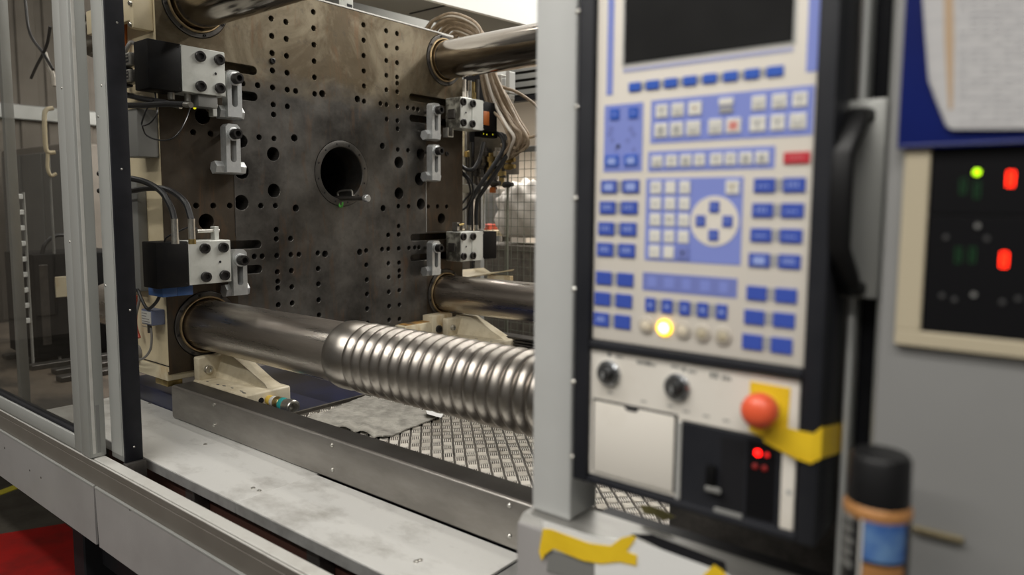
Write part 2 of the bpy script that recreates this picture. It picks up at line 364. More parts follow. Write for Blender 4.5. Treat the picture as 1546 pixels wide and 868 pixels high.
def plate_mesh(outline, round_holes, slot_holes, x0, x1, cham=0.0015, nseg=18):
    """flat plate between x1 (back) and x0 (front, facing +x); holes are real: (y, z, r, depth) and (ya, yb, z, r, depth); depth None = through"""
    verts = [Vector(p) for p in outline]; n0 = len(verts); edges = [(i, (i + 1) % n0) for i in range(n0)]
    loops = []
    def loop(pts):
        b = len(verts); verts.extend(pts); m = len(pts)
        edges.extend((b + i, b + (i + 1) % m) for i in range(m)); return list(range(b, b + m))
    for y, z, r, d in round_holes:
        k = 48 if r > 0.06 else nseg
        pts = lambda rr, y=y, z=z, k=k: [Vector((y + rr * math.cos(2 * math.pi * i / k), z + rr * math.sin(2 * math.pi * i / k))) for i in range(k)]
        loops.append((loop(pts(r + cham)), pts(r), d))
    for ya, yb, z, r, d in slot_holes:
        def pts(rr, ya=ya, yb=yb, z=z):
            o = []
            for i in range(9): w = -math.pi / 2 + math.pi * i / 8; o.append(Vector((yb + rr * math.cos(w), z + rr * math.sin(w))))
            for i in range(9): w = math.pi / 2 + math.pi * i / 8; o.append(Vector((ya + rr * math.cos(w), z + rr * math.sin(w))))
            return o
        loops.append((loop(pts(r + cham)), pts(r), d))
    V, Ed, Fc, ov, oe, of = delaunay_2d_cdt(verts, edges, [], 0, 1e-6)
    new = {}
    for i, l in enumerate(ov):
        for o in l: new[o] = i
    def inside(c):
        for y, z, r, d in round_holes:
            if (c.x - y) ** 2 + (c.y - z) ** 2 < (r + cham) ** 2 * 0.999: return True
        for ya, yb, z, r, d in slot_holes:
            q = min(max(c.x, ya), yb)
            if (c.x - q) ** 2 + (c.y - z) ** 2 < (r + cham) ** 2 * 0.999: return True
        return False
    mb = MB(); F = []
    for f in Fc:
        c = sum((V[i] for i in f), Vector((0, 0))) / len(f)
        if not inside(c): F.append(tuple(f))
    mb.add([(x0, p.x, p.y) for p in V], F)
    for idx, inner, d in loops:
        k = len(idx); xb = x1 if d is None else max(x0 - d, x1 + 0.001)
        o = [(x0, *V[new[i]]) for i in idx]; a = [(x0 - cham, *p) for p in inner]; b = [(xb, *p) for p in inner]
        fs = []
        for i in range(k):
            j = (i + 1) % k
            fs += [(i, j, k + j, k + i), (k + i, k + j, 2 * k + j, 2 * k + i)]
        if d is not None: fs.append(tuple(range(2 * k, 3 * k)))
        mb.add(o + a + b, fs)
    oi = [new[i] for i in range(n0)]
    fs = [(i, (i + 1) % n0, n0 + (i + 1) % n0, n0 + i) for i in range(n0)]
    mb.add([(x0, *V[i]) for i in oi] + [(x1, *V[i]) for i in oi], fs)
    return mb

def cap_screw(mb, c, d, r, h, n=16):
    mb.lathe(c, d, [(0, r), (h * 0.86, r), (h, r * 0.88), (h, r * 0.56), (h * 0.45, r * 0.52), (h * 0.45, 0)], n, caps=False)

# ================================================================== SETTING
fl = MB().box((-9, -5, -0.1), (7, 9, 0)).build('floor', M_FLOOR); struct(fl)
wb = MB().box((-9, 7.0, 0), (7, 7.15, 6)).build('wall_back', M_WALL); struct(wb)
wl = MB(); wl.box((-7.2, -5, 0), (-7.0, 7, 6)); wlo = wl.build('wall_left', M_WALLGREY); struct(wlo)
for k in range(30):
    y = -1.5 + k * 0.28
    MB().box((-7.0, y, 0.25), (-6.97, y + 0.2, 6), 0.008, 1).build('wall_panel', M_WALLGREY, wlo)
MB().box((-6.995, -3, 2.55), (-6.9, 7, 2.72), 0.01, 1).build('wall_rail', M_ALU, wlo)
tb_ = MB().box((-6.99, 6.4, 3.05), (7, 6.99, 6)).build('added_wall_band', M_HOODGREY); struct(tb_)  # grey box added in front of the upper wall to tone it down
# painted floor markings
_rp = [U(px, py, 'z', 0.004).xy for px, py in ((-160, 836), (0, 806), (98, 790), (118, 806), (122, 868), (124, 940), (-160, 1000))]
rd = MB().prism([tuple(p) for p in _rp], 'z', 0.0, 0.004).build('red_floor_marking', M_RED)
tag(rd, 'red painted patch on the dark floor under the machine skirt', 'floor marking')
yl = MB()
a = U(0, 741, 'z', 0.0); b = U(32, 729, 'z', 0.0); dv = (b - a).normalized()
yl.prism([(a.x - dv.x * 2, a.y - dv.y * 2), (b.x, b.y), (b.x + 0.05, b.y + 0.06), (a.x - dv.x * 2, a.y - dv.y * 2 + 0.06)], 'z', 0.0, 0.004)
tag(yl.build('yellow_floor_line', M_YELLOWLINE), 'thin yellow painted line on the floor beyond the skirt', 'floor marking')

# ================================================================== MACHINE BED, LEDGE, CHANNEL, SILL
tr = thing('oil_tray', 'brown stained floor tray behind the tinted glass', 'tray', (-2.0, 1.6, 0.0))
for xx in (-4.0, -0.6):
    MB().box((xx, 2.7, 0), (xx + 0.06, 2.8, 0.585)).build('leg', M_INK, tr)
MB().box((-4.2, 0.99, 0.585), (-0.50, 2.9, 0.62), 0.006).build('tray_body', mat('oil_stained_sheet', (0.105, 0.082, 0.06), 0.5, 0.0, (0.03, 0.024, 0.018), 2.2, 5, (1, 1.6, 1), 0.42, 0.6), tr)
for k in range(5): MB().box((-2.6 + k * 0.22, 1.45 + 0.05 * (k % 2), 0.62), (-2.52 + k * 0.22, 2.2, 0.65), 0.004, 1).build('tray_rib', M_DARKSTEEL, tr)
bed = thing('machine_bed', 'navy painted steel bed under the large platen', 'machine bed', (0.6, 2.1, 0))
MB().box((-0.48, 1.34, 0.0), (3.2, 2.84, 0.70), 0.01).build('bed_body', M_NAVY, bed)
MB().box((-0.48, 1.295, 0.70), (3.2, 1.62, 0.86), 0.006).build('bed_rail', M_NAVY, bed)
MB().box((-0.48, 2.55, 0.70), (3.2, 2.90, 0.86), 0.006).build('bed_rail', M_NAVY, bed)
MB().box((-0.48, 1.62, 0.74), (3.2, 2.55, 0.80), 0.004).build('bed_web', M_NAVY, bed)
for k in range(4):
    MB().box((0.30, 2.80, 0.875 + k * 0.016), (1.6, 2.83 + k * 0.02, 0.885 + k * 0.016), 0.003, 1).build('way_cover_slat', M_DARKSTEEL, bed)

# white ledge: two plates meeting at a seam
SEAM = 0.92
for i, (xa, xb, lab) in enumerate(((-0.45, SEAM, 'scuffed white ledge plate beside the door post, left of the seam'),
                                   (SEAM + 0.0007, 1.70, 'scuffed white ledge plate running right towards the control panel'))):
    t = thing('ledge_plate', lab, 'ledge', (xa, 1.1, 0.76), 'white ledge plates')
    MB().box((xa, 0.992, 0.790), (xb, 1.293 if i == 0 else 1.249, 0.796), 0.0004, 1).build('top_sheet', M_LEDGE, t)
    MB().box((xa, 0.990, 0.764), (xb, 0.9965, 0.7935), 0.0006, 1).build('folded_lip', M_LEDGEEDGE, t)
    sp = [(382, 737), (391, 741)] if i == 0 else [(628, 848), (634, 846)]
    if i == 0: sp += [(226, 609), (310, 671)]
    for p in sp:
        q = U(*p, 'z', 0.796)
        if i == 0 and q.x > SEAM: q.x = SEAM - 0.03
        m = MB(); m.lathe((q.x, q.y, 0.796), (0, 0, 1), [(0, 0.0065), (0.002, 0.0062), (0.0035, 0.003)], 12); m.build('ledge_screw', M_SHINY, t)
# support under the ledge
t = thing('ledge_support', 'dark red-brown support rail under the white ledge, seen through the sill gap', 'support rail', (0.9, 1.06, 0))
MB().box((-0.04, 1.05, 0.60), (1.7, 1.07, 0.76), 0.003, 1).build('support_web', mat('oxide_red_paint', (0.07, 0.028, 0.02), 0.6), t)
for x in (0.62, 1.22):
    MB().box((x, 1.00, 0.56), (x + 0.05, 1.05, 0.763), 0.003, 1).build('support_bracket', M_DARKSTEEL, t)

ch = thing('channel_guard', 'long brushed steel channel standing on the white ledge, screwed in pairs', 'steel channel', (0.9, 1.29, 0.797))
m = MB(); m.box((0.032, 1.25, 0.798), (1.95, 1.294, 0.922), 0.008, 3); m.build('channel_body', M_CHANNEL, ch)
MB().box((0.036, 1.2575, 0.900), (1.95, 1.3335, 0.9228), 0.003, 2).build('top_flange', mat('flange_dark_reflection', (0.075, 0.070, 0.064), 0.5, 0.4, (0.055, 0.05, 0.045), 6, 5, spec=0.3), ch)  # top coloured darker to imitate the dark machine reflected in it
for p in ((323, 611), (323, 642), (501, 672), (502, 709), (769, 763), (769, 809)):
    q = U(*p, 'y', 1.249); m = MB()
    m.lathe((q.x, 1.2505, q.z), (0, -1, 0), [(0, 0.0065), (0.003, 0.006), (0.0055, 0.003)], 12); m.build('dome_screw', M_SHINY, ch)
ep = thing('ledge_end_block', 'dark grey steel block at the right end of the white ledge', 'steel block', (1.85, 1.15, 0))
MB().box((1.703, 0.992, 0.61), (2.010, 1.247, 0.796), 0.012, 3).build('block_body', M_LEDGEEDGE, ep)

# front sill and skirts
sl = thing('door_sill', 'grey sill beam with pale door track below the open doorway', 'sill', (0, 0.87, 0.5))
MB().box((-3.0, 0.850, 0.705), (2.013, 0.905, 0.800), 0.003, 1).build('sill_beam', M_SILL, sl)
MB().box((-3.0, 0.850, 0.800), (2.013, 0.8545, 0.8172), 0.0005, 1).build('track_lip', M_SILL, sl)
MB().box((-3.0, 0.850, 0.8172), (2.013, 0.8545, 0.8198), 0.0005, 1).build('lip_highlight', M_ALUWHITE, sl)  # pale cap coloured as the highlight along the lip
MB().box((-3.0, 0.8595, 0.800), (2.013, 0.893, 0.8205), 0.002, 1).build('door_track', M_ALUWHITE, sl)
XS = U(145, 770, 'y', 0.846).x
for i, (xa, xb, lab) in enumerate(((-2.6, XS - 0.004, 'grey painted skirt panel below the glass door, left of the skirt seam'),
                                   (XS + 0.006, 2.013, 'grey painted skirt panel below the open doorway, right of the skirt seam'))):
    t = thing('skirt_panel', lab, 'skirt panel', (xa, 0.845, 0.56), 'skirt panels')
    m = MB(); zt, zb = 0.742, 0.560
    dx = 0.012 if i else 0
    m.prism([(xa, zt), (xb, zt), (xb, zb), (xa + dx, zb)], 'y', 0.8435, 0.8495)
    m.build('panel_sheet', M_SKIRT, t)
    MB().box((xa, 0.8420, zt - 0.001), (xb, 0.8495, zt + 0.005), 0.001, 1).build('panel_hem', M_ALU, t)
    pts = [(45, 710), (62, 721), (7, 676)] if i == 0 else [(196, 769)]
    for p in pts:
        q = U(*p, 'y', 0.8435); m = MB(); m.lathe((q.x, 0.8436, q.z), (0, -1, 0), [(0, 0.004), (0.0015, 0.003)], 10); m.build('plug', M_DARKSTEEL, t)
# dark supports and cable under the sill
q = U(128, 830, 'y', 1.0)
t = thing('under_frame', 'dark steel frame leg under the machine, right of the red patch', 'frame leg', (0, 1.0, 0))
MB().box((-0.16, 0.96, 0), (-0.06, 1.10, 0.598), 0.005, 1).build('leg_post', M_INK, t)
MB().box((-0.16, 1.02, 0.28), (1.9, 1.06, 0.598), 0.004, 1).build('cross_plate', M_INK, t)
pc = [U(120, 786, 'y', 0.98), U(121, 830, 'y', 0.99), U(120, 868, 'y', 0.99)]
pc += [Vector((pc[-1].x, pc[-1].y, 0.006))]
tag(MB().tube(pc, 0.008).build('drop_cable', M_RUBBER), 'thin black cable hanging under the skirt in front of the red patch', 'cable')

# ================================================================== DOORS
d1 = thing('sliding_door', 'grey framed glass sliding door at the far left, with tinted pane', 'door', (0.0, 0.87, 0.82))
x0, x1 = 0.222, 0.343
MB().box((x0, 0.850, 0.826), (0.277, 0.893, 3.0), 0.003).build('glazing_stile', M_ALU, d1)
MB().box((0.280, 0.848, 0.822), (x1, 0.896, 3.0), 0.004).build('door_stile', M_ALU, d1)
MB().box((x1 - 0.001, 0.857, 0.835), (x1 + 0.0012, 0.866, 3.0), 0.0005, 1).build('stile_rib', M_ALUWHITE, d1)
MB().box((x1 - 0.001, 0.870, 0.835), (x1 + 0.0008, 0.880, 0.985), 0.0004, 1).build('finger_slot', M_GREYBOX, d1, label='dark recessed slot low in the stile edge')
MB().box((-2.6, 0.850, 0.826), (x0, 0.893, 0.872), 0.003).build('bottom_rail', M_ALU, d1)
MB().box((-2.6, 0.856, 0.872), (x0, 0.886, 0.882), 0.002, 1).build('glazing_gasket', M_SEAL, d1)
MB().box((x0 - 0.008, 0.856, 0.882), (x0, 0.886, 3.0), 0.002, 1).build('glazing_gasket', M_SEAL, d1)
MB().box((-2.6, 0.868, 0.882), (x0 - 0.008, 0.874, 3.0)).build('glass_pane', M_GLASS, d1)
for p in ((97, 364), (103, 130)):
    q = U(*p, 'y', 0.848); m = MB(); m.lathe((0.268, 0.8505, q.z), (0, -1, 0), [(0, 0.004), (0.002, 0.003)], 10); m.build('stile_screw', M_SHINY, d1)
d2 = thing('sliding_door', 'narrow grey sliding door edge with a thick black rubber seal, beside the doorway', 'door', (0.4, 0.93, 0.8))
MB().box((0.338, 0.912, 0.812), (0.432, 0.955, 3.0), 0.004).build('door_stile', M_ALU, d2)
MB().box((0.346, 0.9095, 0.83), (0.420, 0.9125, 3.0), 0.001, 1).build('stile_rib', M_ALU, d2)
MB().box((0.4325, 0.908, 0.79), (0.444, 0.962, 3.0), 0.004).build('rubber_seal', M_SEAL, d2)
MB().box((0.432, 0.905, 0.74), (0.458, 0.965, 0.815), 0.003).build('roller_shoe', M_DARKSTEEL, d2)
for p in ((159, 431), (148, 176), (153, 129)):
    q = U(*p, 'y', 0.909); m = MB(); m.lathe((q.x, 0.9097, q.z), (0, -1, 0), [(0, 0.004), (0.002, 0.003)], 10); m.build('stile_screw', M_SHINY, d2)
for k in range(5):
    z = 0.86 + k * 0.42
    m = MB(); m.lathe((0.4443, 0.935 + 0.006 * (k % 2), z), (1, 0, 0), [(0, 0.003), (0.001, 0.002)], 8); m.build('seal_pin', M_SHINY, d2)

# ================================================================== PLATEN
CYP, CZP = 2.088, 1.742
BARS = [(1.416, 2.355), (1.416, 1.129), (2.760, 2.355), (2.760, 1.129)]
def Y0(px, py): q = U(px, py, 'x', 0.0); return q.y, q.z
def from_crop(ox, oy, pts): return [(ox + p[0] / 7.231, oy + p[1] / 7.231) for p in pts]
small = from_crop(380, 0, [(214, 203), (220, 393), (223, 580), (227, 770), (374, 240), (378, 425), (382, 611), (386, 795), (674, 131), (677, 310), (680, 489), (683, 669), (686, 845)])
small += from_crop(520, 0, [(208, 272), (210, 440), (211, 608), (212, 775), (457, 337), (458, 500), (459, 661), (459, 823), (575, 367), (575, 527), (576, 686), (576, 843)])
small += from_crop(380, 110, [(66, 136), (229, 160), (389, 184), (480, 198), (689, 230), (236, 347), (391, 367), (240, 456), (82, 704), (245, 718)])
small += from_crop(520, 110, [(215, 144), (460, 187), (578, 115), (578, 207), (216, 310), (395, 335), (462, 348), (579, 364), (692, 383), (757, 390), (803, 399), (463, 507), (580, 522), (582, 610), (584, 837), (695, 847)])
small += from_crop(240, 220, [(408, 655), (594, 655), (774, 655)])
small += from_crop(380, 220, [(101, 656), (260, 656)])
small += from_crop(520, 220, [(590, 660), (702, 662), (917, 663), (1017, 663), (1117, 665)])
small += from_crop(380, 330, [(269, 122), (271, 223), (425, 218), (30, 415), (116, 412), (276, 405), (430, 395), (517, 392), (723, 378), (281, 583), (434, 570), (726, 548), (287, 686), (287, 760), (439, 747), (729, 715)])
small += from_crop(520, 330, [(593, 82), (478, 180), (593, 175), (238, 350), (412, 336), (480, 332), (594, 327), (706, 322), (769, 316), (815, 314), (241, 507), (481, 489), (598, 483), (601, 568), (600, 632), (484, 641), (245, 668), (247, 826), (486, 800), (600, 783)])
small += from_crop(380, 400, [(292, 437), (444, 417), (732, 383), (737, 548)])
small += from_crop(520, 400, [(249, 479), (251, 637), (489, 450), (490, 600), (602, 436), (603, 590)])
small += [(180 + 405 / 3.616, 722 / 3.616), (180 + 500 / 3.616, 730 / 3.616), (180 + 675 / 3.616, 455 / 3.616), (180 + 710 / 3.616, 460 / 3.616)]
med = from_crop(380, 110, [(771, 228), (466, 712)]) + from_crop(520, 110, [(143, 287), (416, 798)]) + from_crop(380, 220, [(483, 683)]) + from_crop(520, 220, [(423, 683)]) + from_crop(380, 330, [(802, 387)]) + from_crop(520, 330, [(168, 366)])
big = [(p, 0.031) for p in from_crop(240, 220, [(905, 280), (901, 622), (518, 830)])] + [(p, 0.029) for p in from_crop(380, 220, [(236, 92), (244, 491)])]
big += [(p, 0.029) for p in from_crop(520, 220, [(595, 183), (597, 520), (835, 92), (837, 637)])] + [(from_crop(520, 220, [(823, 365)])[0], 0.033), (from_crop(520, 220, [(1060, 795)])[0], 0.028)]
big += [((180 + 455 / 3.616, 635 / 3.616), 0.030), ((365, 213), 0.026)]
holes = []
def addhole(y, z, r, d):
    for h in holes:
        if (h[0] - y) ** 2 + (h[1] - z) ** 2 < (h[2] + r + 0.005) ** 2: return
    holes.append((y, z, r, d))
addhole(CYP - 0.003, CZP, 0.150, None)
for y, z in BARS: addhole(y, z, 0.130, None)
for p, r in big: addhole(*Y0(*p), r, 0.12)
for p in med: addhole(*Y0(*p), 0.0155, 0.10)
for p in small: addhole(*Y0(*p), 0.0118, 0.055)
slots = [(1.375, 1.647, z, 0.0175, 0.05) for z in (2.138, 2.034, 1.434, 1.331)] + [(2.526, 2.85, z, 0.0175, 0.05) for z in (2.138, 2.034, 1.434, 1.331)]
holes = [h for h in holes if not any(sl_[0] - 0.03 < h[0] < sl_[1] + 0.03 and abs(h[1] - sl_[2]) < 0.0175 + h[2] + 0.004 for sl_ in slots)]
# scribed joints of the side pads
slots += [(2.612, 2.613, z, 0.0014, 0.003) for z in ()]
YL, YR, ZB, ZT = 1.262, 2.900, 0.955, 2.482
c = 0.07
outline = [(YL, ZB), (YR, ZB), (YR, ZT - c), (YR - 0.02, ZT - 0.03), (YR - c, ZT), (YL, ZT)]
pl = thing('moving_platen', 'tall worn brown steel platen drilled all over, with cream painted sides', 'platen', (-0.15, CYP, ZB))
plate_mesh(outline, holes, slots, 0.0, -0.13).build('platen_face', M_PLATEN, pl, smooth=0)
through = [h for h in holes if h[2] > 0.1]
plate_mesh([(YL + 0.001, ZB + 0.04), (YR, ZB + 0.04), (YR, ZT - c), (YR - c, ZT - 0.002), (YL + 0.001, ZT - 0.002)], through, [], -0.131, -0.46).build('platen_body', M_CREAM, pl, smooth=0)
MB().box((-0.46, YL - 0.001, ZB + 0.01), (-0.002, YL + 0.0005, ZT)).build('painted_side', M_CREAM, pl, label='cream painted side of the platen')
MB().box((-0.40, YL - 0.004, ZB - 0.028), (-0.01, YL + 0.16, ZB + 0.026), 0.006).build('lower_pad', M_CREAMDIRTY, pl, label='yellow stained lower edge of the platen')
MB().box((-0.12, YL, ZB - 0.052), (-0.02, YL + 0.06, ZB - 0.028), 0.004).build('wiper_block', M_BRASS, pl)
MB().box((-0.34, YL - 0.0012, ZT + 0.0005), (0.0, YR - c, ZT + 0.011), 0.001, 1).build('top_edge', M_ALUWHITE, pl)
# grooved pad joints (thin proud strips at the pad edges)
m = MB(); m.box((0.0002, 1.5495, 1.47), (0.0016, 1.5525, 1.72)); m.build('pad_edge', M_DARKSTEEL, pl)
m = MB(); m.box((0.0002, 2.6195, 1.46), (0.0016, 2.6225, 1.74)); m.build('pad_edge', M_STEEL, pl)
m = MB(); m.box((0.0002, 2.6225, 1.459), (0.0016, 2.86, 1.462)); m.build('pad_edge', M_DARKSTEEL, pl)
# locating ring
ring = MB()
ring.lathe((-0.02, CYP - 0.003, CZP), (1, 0, 0), [(0, 0.118), (0, 0.1485), (0.0215, 0.1485), (0.0225, 0.147), (0.0225, 0.121), (0.019, 0.118), (-0.10, 0.118)], 64, caps=False)
ro = ring.build('locating_ring', M_PLATEN, pl)
for k in range(12):
    w = 2 * math.pi * (k + 0.4) / 12
    m = MB(); m.lathe((0.0027, CYP - 0.003 + 0.134 * math.cos(w), CZP + 0.134 * math.sin(w)), (1, 0, 0), [(0, 0.0045), (0.0008, 0.004)], 10)
    m.build('ring_screw', M_INK, ro)
lin = MB(); lin.lathe((-0.45, CYP - 0.003, CZP), (1, 0, 0), [(0, 0), (0, 0.1488), (0.428, 0.1488), (0.428, 0.1475), (0.004, 0.1475), (0.004, 0)], 48, caps=False)
lin.build('dark_bore_tube', M_DARKSTEEL, pl)  # dark tube and end cap added so the bore reads as shaded
# bar bushings
for y, z in BARS:
    fl_ = MB(); fl_.lathe((-0.03, y, z), (1, 0, 0), [(0, 0.113), (0, 0.1285), (0.034, 0.1285), (0.036, 0.126), (0.036, 0.113)], 56, caps=False)
    bo = fl_.build('bar_flange', M_DARKSTEEL, pl)
    g = MB(); g.lathe((-0.05, y, z), (1, 0, 0), [(0, 0.1005), (0, 0.1115), (0.060, 0.1115), (0.063, 0.1095), (0.063, 0.1055), (0.058, 0.1035), (0.05, 0.1005)], 64, caps=False)
    g.build('bronze_wiper', M_BRONZE, bo)
    for k in range(8):
        w = 2 * math.pi * (k + 0.3) / 8
        m = MB(); cap_screw(m, (0.0055, y + 0.1205 * math.cos(w), z + 0.1205 * math.sin(w)), (1, 0, 0), 0.006, 0.004, 10); m.build('flange_screw', M_SCREW, bo)
# single plugs
for p in ((180 + 517 / 3.616, 220 + 130 / 3.616), (380 + 226 / 7.231, 665 / 7.231), (660 + 105 / 7.231, 220 + 88 / 7.231)):
    y, z = Y0(*p); m = MB(); cap_screw(m, (0.0003, y, z), (1, 0, 0), 0.0125, 0.006); m.build('plug_screw', M_SCREW, pl)
# blue bracket under the lower left clamp unit
# lifting eye bracket on the platen top
q = U(527, 8, 'x', -0.03)
m = MB(); m.box((-0.06, q.y - 0.035, ZT + 0.0115), (-0.03, q.y + 0.025, ZT + 0.13), 0.004); eb = m.build('top_bracket', M_WHITEBLK, pl)
m = MB(); m.box((-0.0297, q.y - 0.012, ZT + 0.012), (-0.028, q.y + 0.016, ZT + 0.034)); m.build('bracket_mark', M_INK, eb)

# ------------------------------------------------------------------ tie bars
names = ['polished tie bar at the upper left, running out of the top of the picture', 'thick tie bar at the lower left with a coarse rounded thread towards the panel',
         'polished tie bar at the upper right, in front of the cable bundle', 'polished tie bar at the lower right above the far cream shoe']
for i, (y, z) in enumerate(BARS):
    t = thing('tie_bar', names[i], 'tie bar', (0.5, y, z))
    if i == 1:
        m = MB(); m.lathe((-0.9, y, z), (1, 0, 0), [(0, 0.0975), (1.765, 0.0975)], 72); m.build('bar_shaft', M_BAR, t)
        prof = [(0.0, 0.0975), (0.003, 0.1025), (0.010, 0.1065), (0.025, 0.1085), (0.055, 0.1085), (0.078, 0.105), (0.092, 0.0985)]
        pitch = 0.0405; x = 0.095; k = 0
        while x < 1.6:
            for j in range(16):
                w = j / 16.0
                prof.append((x + w * pitch, 0.0962 + 0.0125 * (math.sin(math.pi * w) ** 0.8 if w > 0 else 0)))
            x += pitch
        m = MB(); m.lathe((0.865, y, z), (1, 0, 0), prof, 144); m.build('thread', M_THREAD, t, smooth=60, label='coarse rounded thread with smooth collar')
    else:
        m = MB(); m.lathe((-0.9, y, z), (1, 0, 0), [(0, 0.0975), (3.4, 0.0975)], 72); m.build('bar_shaft', M_BAR if i == 3 else M_BARSHINY, t)

# ------------------------------------------------------------------ fixed platen opposite, mostly behind the control panel
fx = thing('fixed_platen', 'dark fixed platen behind the control panel, at the right end of the tie bars', 'platen', (2.4, CYP, 0.87))
plate_mesh([(1.30, 0.89), (2.90, 0.89), (2.90, 2.46), (1.30, 2.46)], [(y, z, 0.112, None) for y, z in BARS] + [(CYP, CZP, 0.10, 0.1)], [], 2.55, 2.04).build('platen_block', M_DARKSTEEL, fx, smooth=0)

# ------------------------------------------------------------------ clamp units
def clamp_unit(name_label, side, zc, screws, zlo, zhi):
    left = side < 0
    yin, ymid, yout = (1.458, 1.290, 1.172) if left else (2.757, 2.928, 3.052)
    t = thing('clamp_unit', name_label, 'clamp unit', (0.0, (yin + ymid) / 2, zlo), 'mould clamp units')
    m = MB()
    m.box((0.012, yin, zlo), (0.12, ymid, zhi), 0.003, 1)
    m.build('clamp_block', M_WHITEBLK, t)
    # stepped cover plate on the block front
    ym = (yin + ymid) / 2
    if left: pts = [(ymid, zlo + 0.001), (yin - 0.045, zlo + 0.001), (yin - 0.085, zhi - 0.001), (ymid, zhi - 0.001)]
    else: pts = [(ymid, zlo + 0.001), (yin + 0.085, zlo + 0.001), (yin + 0.085, zhi - 0.001), (ymid, zhi - 0.001)]
    MB().prism(pts, 'x', 0.1205, 0.1235).build('face_plate', M_WHITEBLK, t)
    m = MB()
    if left: m.box((0.018, yout, zlo - 0.004), (0.124, ymid - 0.001, zhi + 0.001), 0.004, 2)
    else: m.box((0.018, ymid + 0.001, zlo + 0.004), (0.118, yout, zhi - 0.002), 0.004, 2)
    cv = m.build('black_cover', M_BLACKCOV, t, label='matt black end cover')
    sg = 1 if left else -1
    for dz in (zlo + 0.008, zhi - 0.01):
        m = MB(); m.lathe((0.1236 if left else 0.1178, ymid - sg * 0.010, dz), (1, 0, 0), [(0, 0.0035), (0.001, 0.003)], 10); m.build('cover_screw', M_SHINY if not left else M_SCREW, cv)
    if not left:
        MB().box((0.014, yin - 0.003, zlo + 0.002), (0.118, yin - 0.0002, zhi - 0.002), 0.001, 1).build('worn_side_plate', M_DIRTYBLK, t, label='scraped oily side plate')
        MB().box((0.035, yin - 0.012, zc - 0.030), (0.085, yin - 0.003, zc + 0.018), 0.003, 1).build('clamp_tongue', M_DARKSTEEL, t)
    for p in screws:
        q = U(*p, 'x', 0.13); m = MB(); cap_screw(m, (0.1232, q.y, q.z), (1, 0, 0), 0.0195, 0.012); m.build('cap_screw', M_SCREW, t)
    q = U(*[(a + b) / 2 for a, b in zip(screws[1], screws[2])], 'x', 0.124)
    m = MB(); m.lathe((0.1237, q.y + 0.02 * sg, q.z), (1, 0, 0), [(0, 0.005), (0.0006, 0.0045)], 10); m.build('grease_port', M_INK, t)
    return t
ul = clamp_unit('white and black clamp unit at the upper left of the platen', -1, 2.083, [(303, 85), (332, 90), (304, 130), (333, 133)], 2.000, 2.163)
ll = clamp_unit('white and black clamp unit at the lower left of the platen, over the threaded bar', -1, 1.383, [(310, 375), (338, 373.5), (312, 418), (340, 415.5)], 1.302, 1.463)
ur = clamp_unit('clamp unit at the upper right of the platen, beside the cable bundle', 1, 2.08, [(700, 153.7), (714.6, 156.4), (700.4, 185), (714, 186.8)], 1.999, 2.158)
lr = clamp_unit('clamp unit at the lower right of the platen with scraped oily side', 1, 1.383, [(700.5, 357.4), (715, 357), (700.8, 387), (715, 386)], 1.303, 1.460)
q = U(752, 180, 'x', 0.08)
MB().box((0.05, 2.936, 2.03), (0.120, 2.985, 2.105), 0.003).build('orange_plug', M_ORANGE, ur, label='orange connector on the black cover')
# sensors with brackets and lit dots
def sensor(t, p, led, lm, x=0.06):
    q = U(*p, 'x', x); m = MB()
    m.box((x - 0.02, q.y - 0.012, q.z - 0.045), (x + 0.012, q.y + 0.006, q.z + 0.014), 0.002, 1); b = m.build('sensor_bracket', M_WHITEBLK, t)
    m = MB(); m.cyl((x, q.y - 0.075, q.z - 0.003), (x, q.y + 0.012, q.z - 0.003), 0.0075, n=12); m.build('sensor_barrel', M_SHINY, b)
    w = U(*led, 'x', x); m = MB(); m.lathe((x, w.y, w.z), (1, -0.3, 0), [(-0.004, 0.0), (-0.003, 0.005), (0.003, 0.005), (0.004, 0.0)], 10, caps=False); m.build('sensor_light', lm, b)
sensor(ul, (323, 158), (294, 163), M_LEDYEL, 0.06)
sensor(ll, (326, 347), (303, 348.5), M_LEDYEL, 0.06)
m = MB(); q = U(677, 205, 'x', 0.07)
m.box((0.05, q.y - 0.02, 1.955), (0.085, q.y - 0.014, 1.998)); m.box((0.05, q.y + 0.016, 1.955), (0.085, q.y + 0.022, 1.998)); m.box((0.05, q.y - 0.02, 1.950), (0.085, q.y + 0.022, 1.956)); m.build('sensor_bracket', M_SHINY, ur)
m = MB(); m.box((0.05, 2.765, 1.461), (0.085, 2.80, 1.466)); m.box((0.05, 2.765, 1.461), (0.085, 2.782, 1.51)); b = m.build('sensor_bracket', M_SHINY, lr)
m = MB(); m.lathe((0.0855, 2.774, 1.495), (1, 0, 0), [(0, 0.009), (0.001, 0.0085)], 12); m.build('sensor_barrel', M_INK, b)
MB().cyl((0.07, 2.785, 1.494), (0.07, 2.83, 1.499), 0.006, n=10).build('sensor_tip', M_BRASS, b)
for p, d in (((744, 203), 0), ((730, 202), 1), ((735, 203), 2)):
    q = U(*p, 'x', 0.09); m = MB(); m.lathe((0.09, q.y, q.z), (1, 0, 0), [(-0.002, 0.0), (0, 0.0035), (0.002, 0.0)], 10, caps=False); m.build('status_light', M_LEDYEL, ur)
MB().box((0.045, 2.945, 1.972), (0.088, 3.09, 1.997), 0.003).build('cover_foot', M_BLACKCOV, ur)
